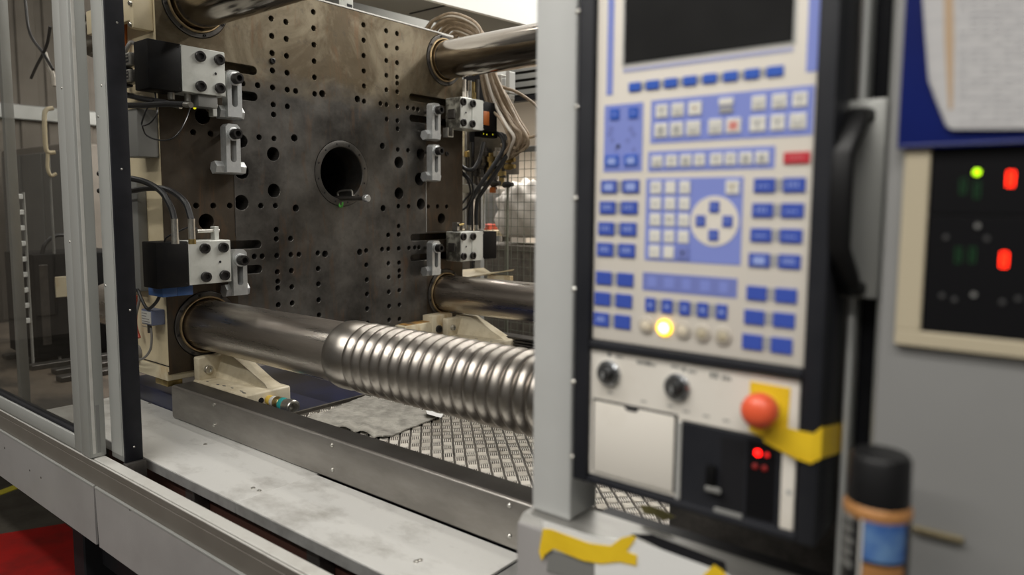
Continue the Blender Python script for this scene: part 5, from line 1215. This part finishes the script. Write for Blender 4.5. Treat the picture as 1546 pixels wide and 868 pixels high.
for spans, t_, b_ in (([(1138.7, 1171), (1183, 1217)], 269.4, 290.6), ([(1136, 1168), (1180, 1214.4)], 306.7, 327.8), ([(1133.5, 1165.4), (1177.9, 1212)], 344.2, 364.4), ([(1131, 1163), (1175.8, 1209.5)], 381.4, 402)):
    row((spans[0][0], t_), (spans[0][0] - 1, b_), spans, M_KEYBLUE, lambda i, t_=t_: ('pale_block', M_PALEINK) if (t_ > 380 and i == 0) else ('text', M_PALEINK)); gaps((spans[0][0], t_), (spans[0][0], b_), spans)
for spans, t_, b_ in (([(1127.6, 1158.3), (1170.7, 1203.9)], 430.7, 451.9), ([(1124, 1155), (1167.6, 1200.8)], 466.4, 488), ([(1121, 1152), (1164.5, 1197)], 502.7, 525.5)):
    row((spans[0][0], t_), (spans[0][0] - 1, b_), spans, M_KEYBLUE); gaps((spans[0][0], t_), (spans[0][0], b_), spans)
zt__, zb__ = XZ(978, 417)[1], XZ(977.5, 432.5)[1]; zm = (zt__ + zb__) / 2
for a_, b_ in ((978, 991), (1003, 1018), (1030, 1043), (1057, 1072), (1086, 1099)): slab('printed_symbol', x_at(a_, zm), x_at(b_, zm), zb__, zt__, M_FIELD, y=YF - 0.0006, th=0.0003)
FK = [(974.7, 990.3), (1000, 1016), (1026.6, 1042.6), (1053.4, 1070), (1082, 1098.6)]
row((975, 448.7), (974.5, 469.5), FK, M_KEYBLUE, ('dot', M_PALEINK)); gaps((975, 448.7), (974.5, 469.5), FK)
for i, (px, py) in enumerate(((975.8, 491.2), (1003.6, 494.8), (1031.2, 499), (1060.8, 503.5), (1092, 507.8))):
    x_, z_ = XZ(px, py); on = i == 1
    m = MB(); m.lathe((x_, YF - 0.0002, z_), (0, -1, 0), [(0, 0.0105), (0.002, 0.0105), (0.003, 0.0095), (0.003, 0.0065)], 28, caps=False)
    ring_ = m.build('indicator_lamp', M_LAMPON if on else M_LAMPOFF, cp, label='lit amber lamp' if on else None)
    m = MB(); m.lathe((x_, YF - 0.0022, z_), (0, -1, 0), [(0, 0.0072), (0.002, 0.006), (0.003, 0.003), (0.0032, 0.0)], 20, caps=False); m.build('lamp_lens', M_LAMPHOT if on else (M_LAMPCAP if i < 3 else M_BEIGEFRAME), ring_)
# ---- lower control field
lx0 = XZ(889, 600)[0]; lx1 = XZ(1207, 600)[0]
zl1 = XZ(893, 525)[1]
y_lo = YF
m = MB(); q_ = [XZ(893, 525), XZ(1212, 578), XZ(1200, 700), XZ(1160, 660), XZ(1030, 634), XZ(1017, 757), XZ(880, 711)]
zq = [XZ(893, 525)[1], XZ(1160, 657)[1], XZ(1030, 634)[1]]
zmid = XZ(1030, 635)[1]
MB().box((lx0, YF - 0.0002, zmid), (fR - 0.003, 0.8237, zl1), 0.0015, 1).build('lower_plate', M_FACELOW, cp)
xd = XZ(1028, 690)[0]
MB().box((lx0, YF - 0.0002, zl0 + 0.0005), (xd, 0.8237, zmid - 0.0003), 0.0015, 1).build('lower_plate', M_FACELOW, cp)
a_ = XZ(899, 603); b_ = XZ(1018, 690)
dz1 = XZ(900, 604)[1]; dz0 = XZ(893, 710)[1] + 0.001
MB().box((a_[0] - 0.0026, YF - 0.0008, dz0 - 0.0005), (b_[0] + 0.0036, YF - 0.00025, dz1 + 0.0028)).build('flap_gap', M_INK, cp)
fo = MB().box((a_[0], YF - 0.003, dz0), (b_[0], YF - 0.0008, dz1), 0.0015, 2).build('access_flap', M_FACELOW, cp)
xn = XZ(955, 617)[0]
m = MB(); m.prism([(xn - 0.011, dz1 + 0.0002), (xn + 0.011, dz1 + 0.0002), (xn + 0.007, dz1 - 0.0045), (xn - 0.007, dz1 - 0.0045)], 'y', YF - 0.0035, YF - 0.003); m.build('flap_notch', M_BEZEL, fo)
MB().box((b_[0] + 0.0036, YF - 0.0034, zl0), (xd + 0.001, YF - 0.0003, zmid - 0.001), 0.0008, 1).build('hinge_strip', M_GREYTRIM, cp)
# black reader recess
rx0, rx1 = xd + 0.0015, XZ(1176, 740)[0]
MB().box((rx0, YF - 0.0015, zB + 0.001), (rx1, 0.8237, zmid - 0.0004), 0.001, 1).build('reader_panel', M_BEZEL, cp)
a_ = XZ(1090, 665); b_ = XZ(1122, 780)
MB().box((a_[0], YF - 0.0019, zB + 0.016), (b_[0], YF - 0.0015, zmid - 0.009)).build('reader_slot', M_INK, cp)
a_ = XZ(1070, 700); MB().box((a_[0], YF - 0.010, XZ(1075, 738)[1]), (a_[0] + 0.012, YF - 0.0019, XZ(1075, 700)[1]), 0.002, 2).build('reader_latch', M_BLACKCOV, cp)
x_, z_ = XZ(1081, 734); MB().box((x_ - 0.010, YF - 0.012, z_ - 0.005), (x_ + 0.010, YF - 0.006, z_ + 0.002), 0.002, 2).build('latch_tip', M_GREYBOX, cp)
x_, z_ = XZ(1103, 776); MB().box((x_ - 0.020, YF - 0.006, zB + 0.004), (x_ + 0.016, YF - 0.0016, zB + 0.015), 0.002, 2).build('reader_lip', M_GREYBOX, cp)
MB().box((XZ(1128, 720)[0], YF - 0.0020, zB + 0.014), (XZ(1172, 720)[0], YF - 0.0015, zmid - 0.006)).build('led_window', M_CONTROLLER, cp)
def digit8(mb_, x_, z_, w_, h_, y_, t_=None, th=0.0006):
    t_ = t_ or w_ * 0.22; hw, hh = w_ / 2, h_ / 2
    for zz in (-hh, 0, hh): mb_.box((x_ - hw, y_ - th, z_ + zz - t_ / 2), (x_ + hw, y_, z_ + zz + t_ / 2))
    for sx in (-1, 1): mb_.box((x_ + sx * hw - t_ / 2, y_ - th, z_ - hh), (x_ + sx * hw + t_ / 2, y_, z_ + hh))
for px, py, mt, s_ in ((1145, 683, M_LEDRED, 0.0042), (1159, 686, M_LEDDIM2, 0.0026), (1141, 703, M_LEDDIM, 0.0034), (1155, 706, M_LEDDIM, 0.0034)):
    x_, z_ = XZ(px, py); m = MB(); m.lathe((x_, YF - 0.0021, z_), (0, -1, 0), [(0, s_), (0.002, s_ * .8), (0.003, s_ * .3)], 14); m.build('red_led', mt, cp)
x0_, x1_ = XZ(1178, 760)[0], XZ(1199, 760)[0]
MB().box((x0_, YF - 0.0018, zB + 0.010), (x1_, 0.8237, zmid + 0.001), 0.001, 1).build('side_strip', M_FACELOW, cp, label='cream strip beside the red leds')
m = MB(); x_, z_ = XZ(1189, 742); m.lathe((x_ + 0.002, YF - 0.0019, z_), (0, -1, 0), [(0, 0.0032), (0.0004, 0.003)], 12); m.build('strip_hole', M_GREYTRIM, cp)
# key switches
for i, (px, py, nm) in enumerate(((920, 563, 'left'), (1023, 584, 'right'))):
    x_, z_ = XZ(px, py)
    m = MB(); m.lathe((x_, YF - 0.0003, z_), (0, -1, 0), [(0, 0.0175), (0.004, 0.0175), (0.007, 0.015), (0.007, 0.010)], 28, caps=False); k_ = m.build('key_switch', M_CHROME, cp)
    m = MB(); m.lathe((x_, YF - 0.004, z_), (0, -1, 0), [(0, 0.0092), (0.010, 0.0092), (0.013, 0.007), (0.0135, 0.004), (0.012, 0)], 24, caps=False); m.build('lock_barrel', M_KNOB, k_)
    m = MB(); m.box((x_ - 0.0012, YF - 0.0185, z_ - 0.0045), (x_ + 0.0012, YF - 0.0165, z_ + 0.0045)); m.build('key_slot', M_STEEL, k_)
# printed legends above and below the switches
m = MB(); R5 = random.Random(3)
for px0, py0, n_, s_ in ((918, 535, 1, 2.2), (930, 538, 4, 1.0), (962, 546, 5, 1.4), (975, 549, 5, 1.0), (1014, 553, 4, 1.0), (1030, 557, 1, 2.2), (1040, 560, 3, 1.2), (1072, 566, 2, 2.0), (1090, 570, 3, 1.4)):
    x_, z_ = XZ(px0, py0)
    for i in range(n_):
        w_ = 0.0022 * s_; m.box((x_ + i * w_ * 1.35, YF - 0.0006, z_ - w_ * (0.5 + .4 * R5.random())), (x_ + i * w_ * 1.35 + w_, YF - 0.0003, z_ + w_ * (0.5 + .4 * R5.random())))
for px0, py0 in ((918, 592), (968, 605), (1008, 612), (1032, 620), (1062, 627), (1092, 634)):
    x_, z_ = XZ(px0, py0)
    for i in range(3): m.box((x_ + i * 0.0028, YF - 0.0006, z_ - 0.0012), (x_ + i * 0.0028 + 0.0018, YF - 0.0003, z_ + 0.0012))
m.build('printed_legends', M_GREYBOX, cp, smooth=0, kind='stuff')
# emergency stop
ex, ez = XZ(1156, 614)
m = MB(); m.lathe((ex, YF - 0.0003, ez), (0, -1, 0), [(0, 0.016), (0.008, 0.016), (0.012, 0.013)], 28); m.build('stop_collar', M_YELLOWCOL, cp)
m = MB(); m.lathe((ex, YF - 0.010, ez), (0, -1, 0), [(0, 0.014), (0.003, 0.0195), (0.012, 0.0205), (0.018, 0.0195), (0.023, 0.016), (0.0265, 0.010), (0.0275, 0.004), (0.0278, 0)], 36, caps=False)
m.build('stop_button', M_ESTOP, cp, label='red mushroom emergency stop button')
# yellow tape: flat square under the button, then band wrapped round the housing edge
tp_ = thing('yellow_tape', 'yellow tape under the red stop button, wrapped round the panel edge', 'tape', (2.44, 0.81, 1.33))
m = MB(); a1 = XZ(1133, 575); a2 = XZ(1194, 586); a3 = XZ(1188, 668); a4 = XZ(1155, 662); a5 = XZ(1131, 650)
m.prism([(a1[0], a1[1]), (a2[0], a2[1]), (a3[0], a3[1]), (a4[0], a4[1]), (a5[0], a5[1])], 'y', YF - 0.0010, YF - 0.0003); m.build('tape_square', M_TAPE, tp_)
m = MB()
def TQ(px, py, y): return U(px, py, 'y', y)
top = [TQ(1165, 640, 0.8165), TQ(1185, 645, 0.8165), TQ(1205, 650, 0.8110), TQ(1228, 655, 0.8090), TQ(1252, 648, 0.8110)]
bot = [TQ(1152, 666, 0.8165), TQ(1180, 682, 0.8165), TQ(1202, 693, 0.8110), TQ(1224, 700, 0.8090), TQ(1249, 695, 0.8110)]
xe = xR + 0.0022
for (px, pt_, pb_) in ((1270, 640, 683), (1292, 628, 655)):
    top.append(U(px, pt_, 'x', xe)); bot.append(U(px, pb_, 'x', xe))
top[4].x = bot[4].x = xe; top[4].y = bot[4].y = 0.812
n_ = len(top); th = 0.0009
vs = [tuple(v) for v in top] + [tuple(v) for v in bot]
bk = [(v.x - (th if i >= 4 else 0), v.y + (th if i < 4 else 0.0003), v.z) for i, v in enumerate(top)] + [(v.x - (th if i >= 4 else 0), v.y + (th if i < 4 else 0.0003), v.z) for i, v in enumerate(bot)]
fs = []
for i in range(n_ - 1):
    fs += [(i, i + 1, n_ + i + 1, n_ + i), (2 * n_ + n_ + i, 2 * n_ + n_ + i + 1, 2 * n_ + i + 1, 2 * n_ + i), (i + 1, i, 2 * n_ + i, 2 * n_ + i + 1), (n_ + i, n_ + i + 1, 3 * n_ + i + 1, 3 * n_ + i)]
fs += [(0, n_, 3 * n_, 2 * n_), (n_ - 1, 3 * n_ - 1, 4 * n_ - 1, 2 * n_ - 1)]
m.add(vs + bk, fs); m.build('tape_band', M_TAPE, tp_, smooth=20)

m = MB(); poly_on_y(m, [(966, 762), (984, 764), (1002, 770), (1020, 780), (1002, 786), (990, 778), (972, 774)], 0.935, 0.001)
tag(m.build('tape_scrap', mat('dull_yellow_tape', (0.42, 0.38, 0.14), 0.6)), 'small dull yellow tape scrap on the dark strip under the control panel', 'tape')
# ------------------------------------------------------------------ door column and handle right of the panel
dc = thing('handle_post', 'dark and grey aluminium door post between the panel and the grey cabinet', 'post', (2.47, 0.9, 1.13))
xa_, xb_ = U(1274, 300, 'y', 0.885).x, U(1299, 300, 'y', 0.885).x
MB().box((xR + 0.004, 0.8855, 1.1285), (xb_, 0.935, 2.6), 0.004, 3).build('post_profile', M_POST, dc)
MB().box((xb_, 0.915, 1.13), (U(1332, 300, 'y', 0.915).x, 0.94, 2.6), 0.003).build('post_gap', M_SEAL, dc)
MB().box((U(1332, 300, 'y', 0.875).x, 0.875, 1.13), (2.503, 0.935, 2.6), 0.003).build('post_edge', M_ALU, dc)
ph_ = thing('pull_handle', 'black bow pull handle on a pale metal plate right of the panel', 'handle', (2.46, 0.87, 1.49))
h0 = U(1280, 152, 'y', 0.87); h1 = U(1325, 452, 'y', 0.87)
MB().box((h0.x, 0.868, h1.z), (h1.x, 0.876, h0.z), 0.003, 2).build('mounting_plate', M_ALU, ph_)
def bow(pts, w_, t_):
    mb_ = MB(); P_ = [Vector(p) for p in pts]; vs = []; fs = []; k = 12
    for i, p in enumerate(P_):
        tg = (P_[min(i + 1, len(P_) - 1)] - P_[max(i - 1, 0)]).normalized(); sx = Vector((1, 0, 0)); nn_ = sx.cross(tg).normalized()
        for j in range(k):
            a = 2 * math.pi * j / k; ca, sa = math.cos(a), math.sin(a)
            vs.append(p + sx * (w_ / 2 * math.copysign(abs(ca) ** .6, ca)) + nn_ * (t_ / 2 * math.copysign(abs(sa) ** .6, sa)))
    for i in range(len(P_) - 1):
        for j in range(k): fs.append((i * k + j, i * k + (j + 1) % k, (i + 1) * k + (j + 1) % k, (i + 1) * k + j))
    mm_ = (len(P_) - 1) * k; fs += [tuple(range(k)), tuple(range(mm_ + k - 1, mm_ - 1, -1))]
    return mb_.add(vs, fs)
xh = U(1270, 300, 'y', 0.822).x; xp_ = U(1298, 300, 'y', 0.868).x; zh0 = U(1300, 164, 'y', 0.868).z; zh1 = U(1296, 446, 'y', 0.868).z
za_, zb_2 = U(1272, 222, 'y', 0.82).z, U(1268, 384, 'y', 0.82).z
hp = [(xp_, 0.8685, zh0 - 0.008), (xp_ - 0.003, 0.856, zh0 - 0.008), (xh + 0.006, 0.838, (zh0 + za_) / 2), (xh + 0.001, 0.824, za_), (xh, 0.820, za_ - 0.008), (xh, 0.819, (za_ + zb_2) / 2), (xh, 0.820, zb_2 + 0.008), (xh + 0.001, 0.824, zb_2), (xh + 0.006, 0.838, (zh1 + zb_2) / 2), (xp_ - 0.003, 0.856, zh1 + 0.008), (xp_, 0.8685, zh1 + 0.008)]
bow(hp, 0.024, 0.017).build('bow_grip', M_HANDLE, ph_, smooth=60)

# ------------------------------------------------------------------ grey cabinet with temperature controllers
cb = thing('side_cabinet', 'plain grey painted machine cabinet filling the right edge', 'cabinet', (2.75, 0.9, 0))
XC = 2.5045; YC = 0.80
MB().box((XC, YC, 0.0), (3.3, 1.2, 2.6), 0.003, 2).build('cabinet_body', M_CABINET, cb)
tcx0, tcz0 = U(1352, 516, 'y', YC).x, U(1352, 518, 'y', YC).z
ix0, iz0 = U(1390, 500, 'y', YC - 0.004).x, U(1390, 500, 'y', YC - 0.004).z
fz1 = U(1385, 215, 'y', YC).z
tc = thing('controller_rack', 'beige framed rack of black temperature controllers with lit digits', 'controller rack', (2.6, YC, tcz0))
MB().box((tcx0, YC - 0.008, tcz0), (2.86, YC - 0.0002, iz0), 0.001, 1).build('rack_frame', M_BEIGEFRAME, tc)
MB().box((tcx0, YC - 0.008, iz0), (ix0, YC - 0.0002, fz1), 0.001, 1).build('rack_frame', M_BEIGEFRAME, tc)
zmid_ = U(1450, 325, 'y', YC).z
for za, zb2, nm in ((iz0 + 0.0005, zmid_ - 0.0006, 'lower'), (zmid_ + 0.0006, fz1, 'upper')):
    MB().box((ix0 + 0.0005, YC - 0.005, za), (2.73, YC - 0.0002, zb2), 0.001, 1).build('controller_unit', M_CONTROLLER, tc)
YD = YC - 0.0051
def dg(px, py, w_, h_, mt, name):
    q = U(px, py, 'y', YD); mb_ = MB(); digit8(mb_, q.x, q.z, w_, h_, YD); mb_.build(name, mt, tc, smooth=0)
for px, py in ((1526, 270), (1516, 392)): dg(px, py, 0.0048, 0.0130, M_DIGITRED, 'red_digit')
for px, py in ((1454, 281), (1475, 287), (1447, 385), (1468, 385)): dg(px, py, 0.0040, 0.0140, M_DIGITDIM, 'green_digit')
q = U(1475, 260, 'y', YD); m = MB(); m.lathe((q.x, YD, q.z), (0, -1, 0), [(0, 0.003), (0.0015, 0.0026), (0.002, 0.001)], 16); m.build('green_led', M_LEDGREEN, tc)
for px, py in ((1476, 341), (1428, 358), (1490, 360), (1470, 445), (1422, 446), (1441, 452), (1513, 456), (1537, 451)):
    q = U(px, py, 'y', YD); m = MB(); m.lathe((q.x, YD, q.z), (0, -1, 0), [(0, 0.0024), (0.001, 0.0022)], 12); m.build('controller_button', M_GREYBOX if px in (1476, 1470) else M_BUTTON, tc)
# document holder
hx0 = U(1357, 120, 'y', 0.780).x; hz0 = U(1357, 224, 'y', 0.780).z
dh = thing('document_holder', 'navy blue document holder with papers above the controllers', 'document holder', (2.6, 0.79, hz0))
MB().box((hx0, 0.790, hz0), (2.86, 0.7915, 2.15), 0.0005, 1).build('holder_back', M_HOLDER, dh)
m = MB(); m.tube([(hx0 + 0.001, 0.7885, hz0 + 0.002), (2.86, 0.7885, hz0 + 0.002)], 0.0025, 8, 1); m.build('holder_fold', M_HOLDER, dh)
MB().box((hx0, 0.7915, hz0 + 0.004), (2.86, YC - 0.0002, 2.15), 0.001, 1).build('holder_pocket', M_HOLDER, dh)
YP = 0.7885
pts = [(1392, -120), (1393, 0), (1397, 60), (1402, 122), (1412, 150), (1428, 190), (1434, 194), (1546, 193), (1700, 188), (1700, -120)]
q_ = [U(px, py, 'y', YP) for px, py in pts]
pw = thing('paper_sheets', 'stack of printed paper sheets hanging in the navy holder', 'papers', (2.62, YP, 1.68))
for k in range(3):
    m = MB(); m.prism([(p.x + 0.0012 * k, p.z - 0.0006 * k) for p in q_], 'y', YP - 0.0012 * k - 0.0008, YP - 0.0012 * k); m.build('paper_sheet', M_PAPERRIGHT, pw)
YQ = YP - 0.0034
m = MB(); pts = [(1424, -120), (1438, -120), (1440, 60), (1438, 165), (1432, 165), (1426, 60)]
m.prism([(U(px, py, 'y', YQ).x, U(px, py, 'y', YQ).z) for px, py in pts], 'y', YQ - 0.0003, YQ); m.build('printed_stripe', M_TANSTRIPE, pw)
m = MB()
for k in range(26):
    py = -40 + k * 9
    for c_ in range(9):
        if R5.random() < 0.25: continue
        a_ = U(1448 + c_ * 17, py, 'y', YQ); w_ = 0.0045 + 0.003 * R5.random()
        m.box((a_.x, YQ - 0.0002, a_.z), (a_.x + w_, YQ, a_.z + 0.0012))
m.build('printed_lines', mat('pale_print', (0.385, 0.385, 0.40), 0.7), pw, smooth=0)
# brass bar on the cabinet
q0 = U(1378, 797, 'y', YC); q1 = U(1455, 822, 'y', YC)
bz = thing('brass_strip', 'short dull brass strip on the grey cabinet behind the spray can', 'strip', tuple(q1))
MB().box((q0.x, YC - 0.006, q1.z + 0.002), (q1.x, YC + 0.0005, q1.z + 0.0075), 0.001, 1).build('strip_body', mat('dull_brass', (0.16, 0.13, 0.07), 0.5, 0.3), bz)

# ------------------------------------------------------------------ spray can
xc, yc = 2.528, 0.716
can = thing('spray_can', 'black spray can with orange ring and blue label beside the grey cabinet', 'spray can', (xc, yc, 1.128))
zcap0, zcap1 = U(1325, 766, 'y', yc - 0.02).z, U(1325, 681, 'y', yc).z
rc = 0.0285
m = MB(); m.lathe((xc, yc, 1.1285), (0, 0, 1), [(0, rc - 0.002), (0.002, rc), (zcap0 - 0.012 - 1.1285, rc), (zcap0 - 0.006 - 1.1285, rc - 0.001)], 40); m.build('can_body', M_CANBODY, can)
m = MB(); m.lathe((xc, yc, zcap0 - 0.012), (0, 0, 1), [(0, rc + 0.0006), (0.004, rc + 0.0012), (0.008, rc + 0.0006), (0.012, rc - 0.002)], 40); m.build('can_ring', M_CANRING, can)
m = MB(); m.lathe((xc, yc, zcap0 - 0.001), (0, 0, 1), [(0, rc - 0.0016), (zcap1 - zcap0 - 0.004, rc - 0.0022), (zcap1 - zcap0, rc - 0.005), (zcap1 - zcap0 + 0.0005, rc - 0.008), (zcap1 - zcap0 - 0.0005, 0.0)], 40, caps=False); m.build('can_cap', M_HANDLE, can)
def patch(a0, a1, z0_, z1_, r_, m_, name):
    mb_ = MB(); n__ = 14; vs = []
    for i in range(n__ + 1):
        a = a0 + (a1 - a0) * i / n__
        for rr_ in (r_, r_ + 0.0004):
            for zz in (z0_, z1_): vs.append((xc + rr_ * math.cos(a), yc + rr_ * math.sin(a), zz))
    fs = []
    for i in range(n__):
        b0, b1 = i * 4, i * 4 + 4
        fs += [(b0 + 2, b1 + 2, b1 + 3, b0 + 3), (b0, b0 + 1, b1 + 1, b1), (b0 + 1, b0 + 3, b1 + 3, b1 + 1), (b0, b1, b1 + 2, b0 + 2)]
    mb_.add(vs, fs); mb_.build(name, m_, can)
va = math.atan2(CAM.y - yc, CAM.x - xc)
zl_0, zl_1 = U(1330, 853, 'y', yc - 0.03).z, U(1330, 784, 'y', yc - 0.03).z
patch(va - 0.35, va + 0.95, zl_0, zl_1, rc + 0.0002, M_CANLABEL, 'blue_label')
patch(va - 0.47, va - 0.38, 1.17, zl_1, rc + 0.0002, M_LABEL, 'label_edge')
for k in range(5): patch(va - 1.25, va - 0.7 - 0.05 * (k % 2), zl_1 - 0.012 - k * 0.011, zl_1 - 0.006 - k * 0.011, rc + 0.0002, M_GREYBOX, 'label_text')
patch(va - 0.35, va + 0.95, 1.14, zl_0 - 0.004, rc + 0.0002, M_CANRING, 'lower_band')
sh = thing('can_shelf', 'short dark steel shelf under the spray can on the beam front', 'shelf', (2.55, 0.75, 1.10))
MB().box((2.46, 0.66, 1.118), (2.70, 0.7995, 1.128), 0.002, 1).build('shelf_plate', M_GREYBOX, sh)
MB().box((2.46, 0.7995, 1.118), (2.502, 0.8258, 1.128), 0.001, 1).build('shelf_tab', M_GREYBOX, sh)
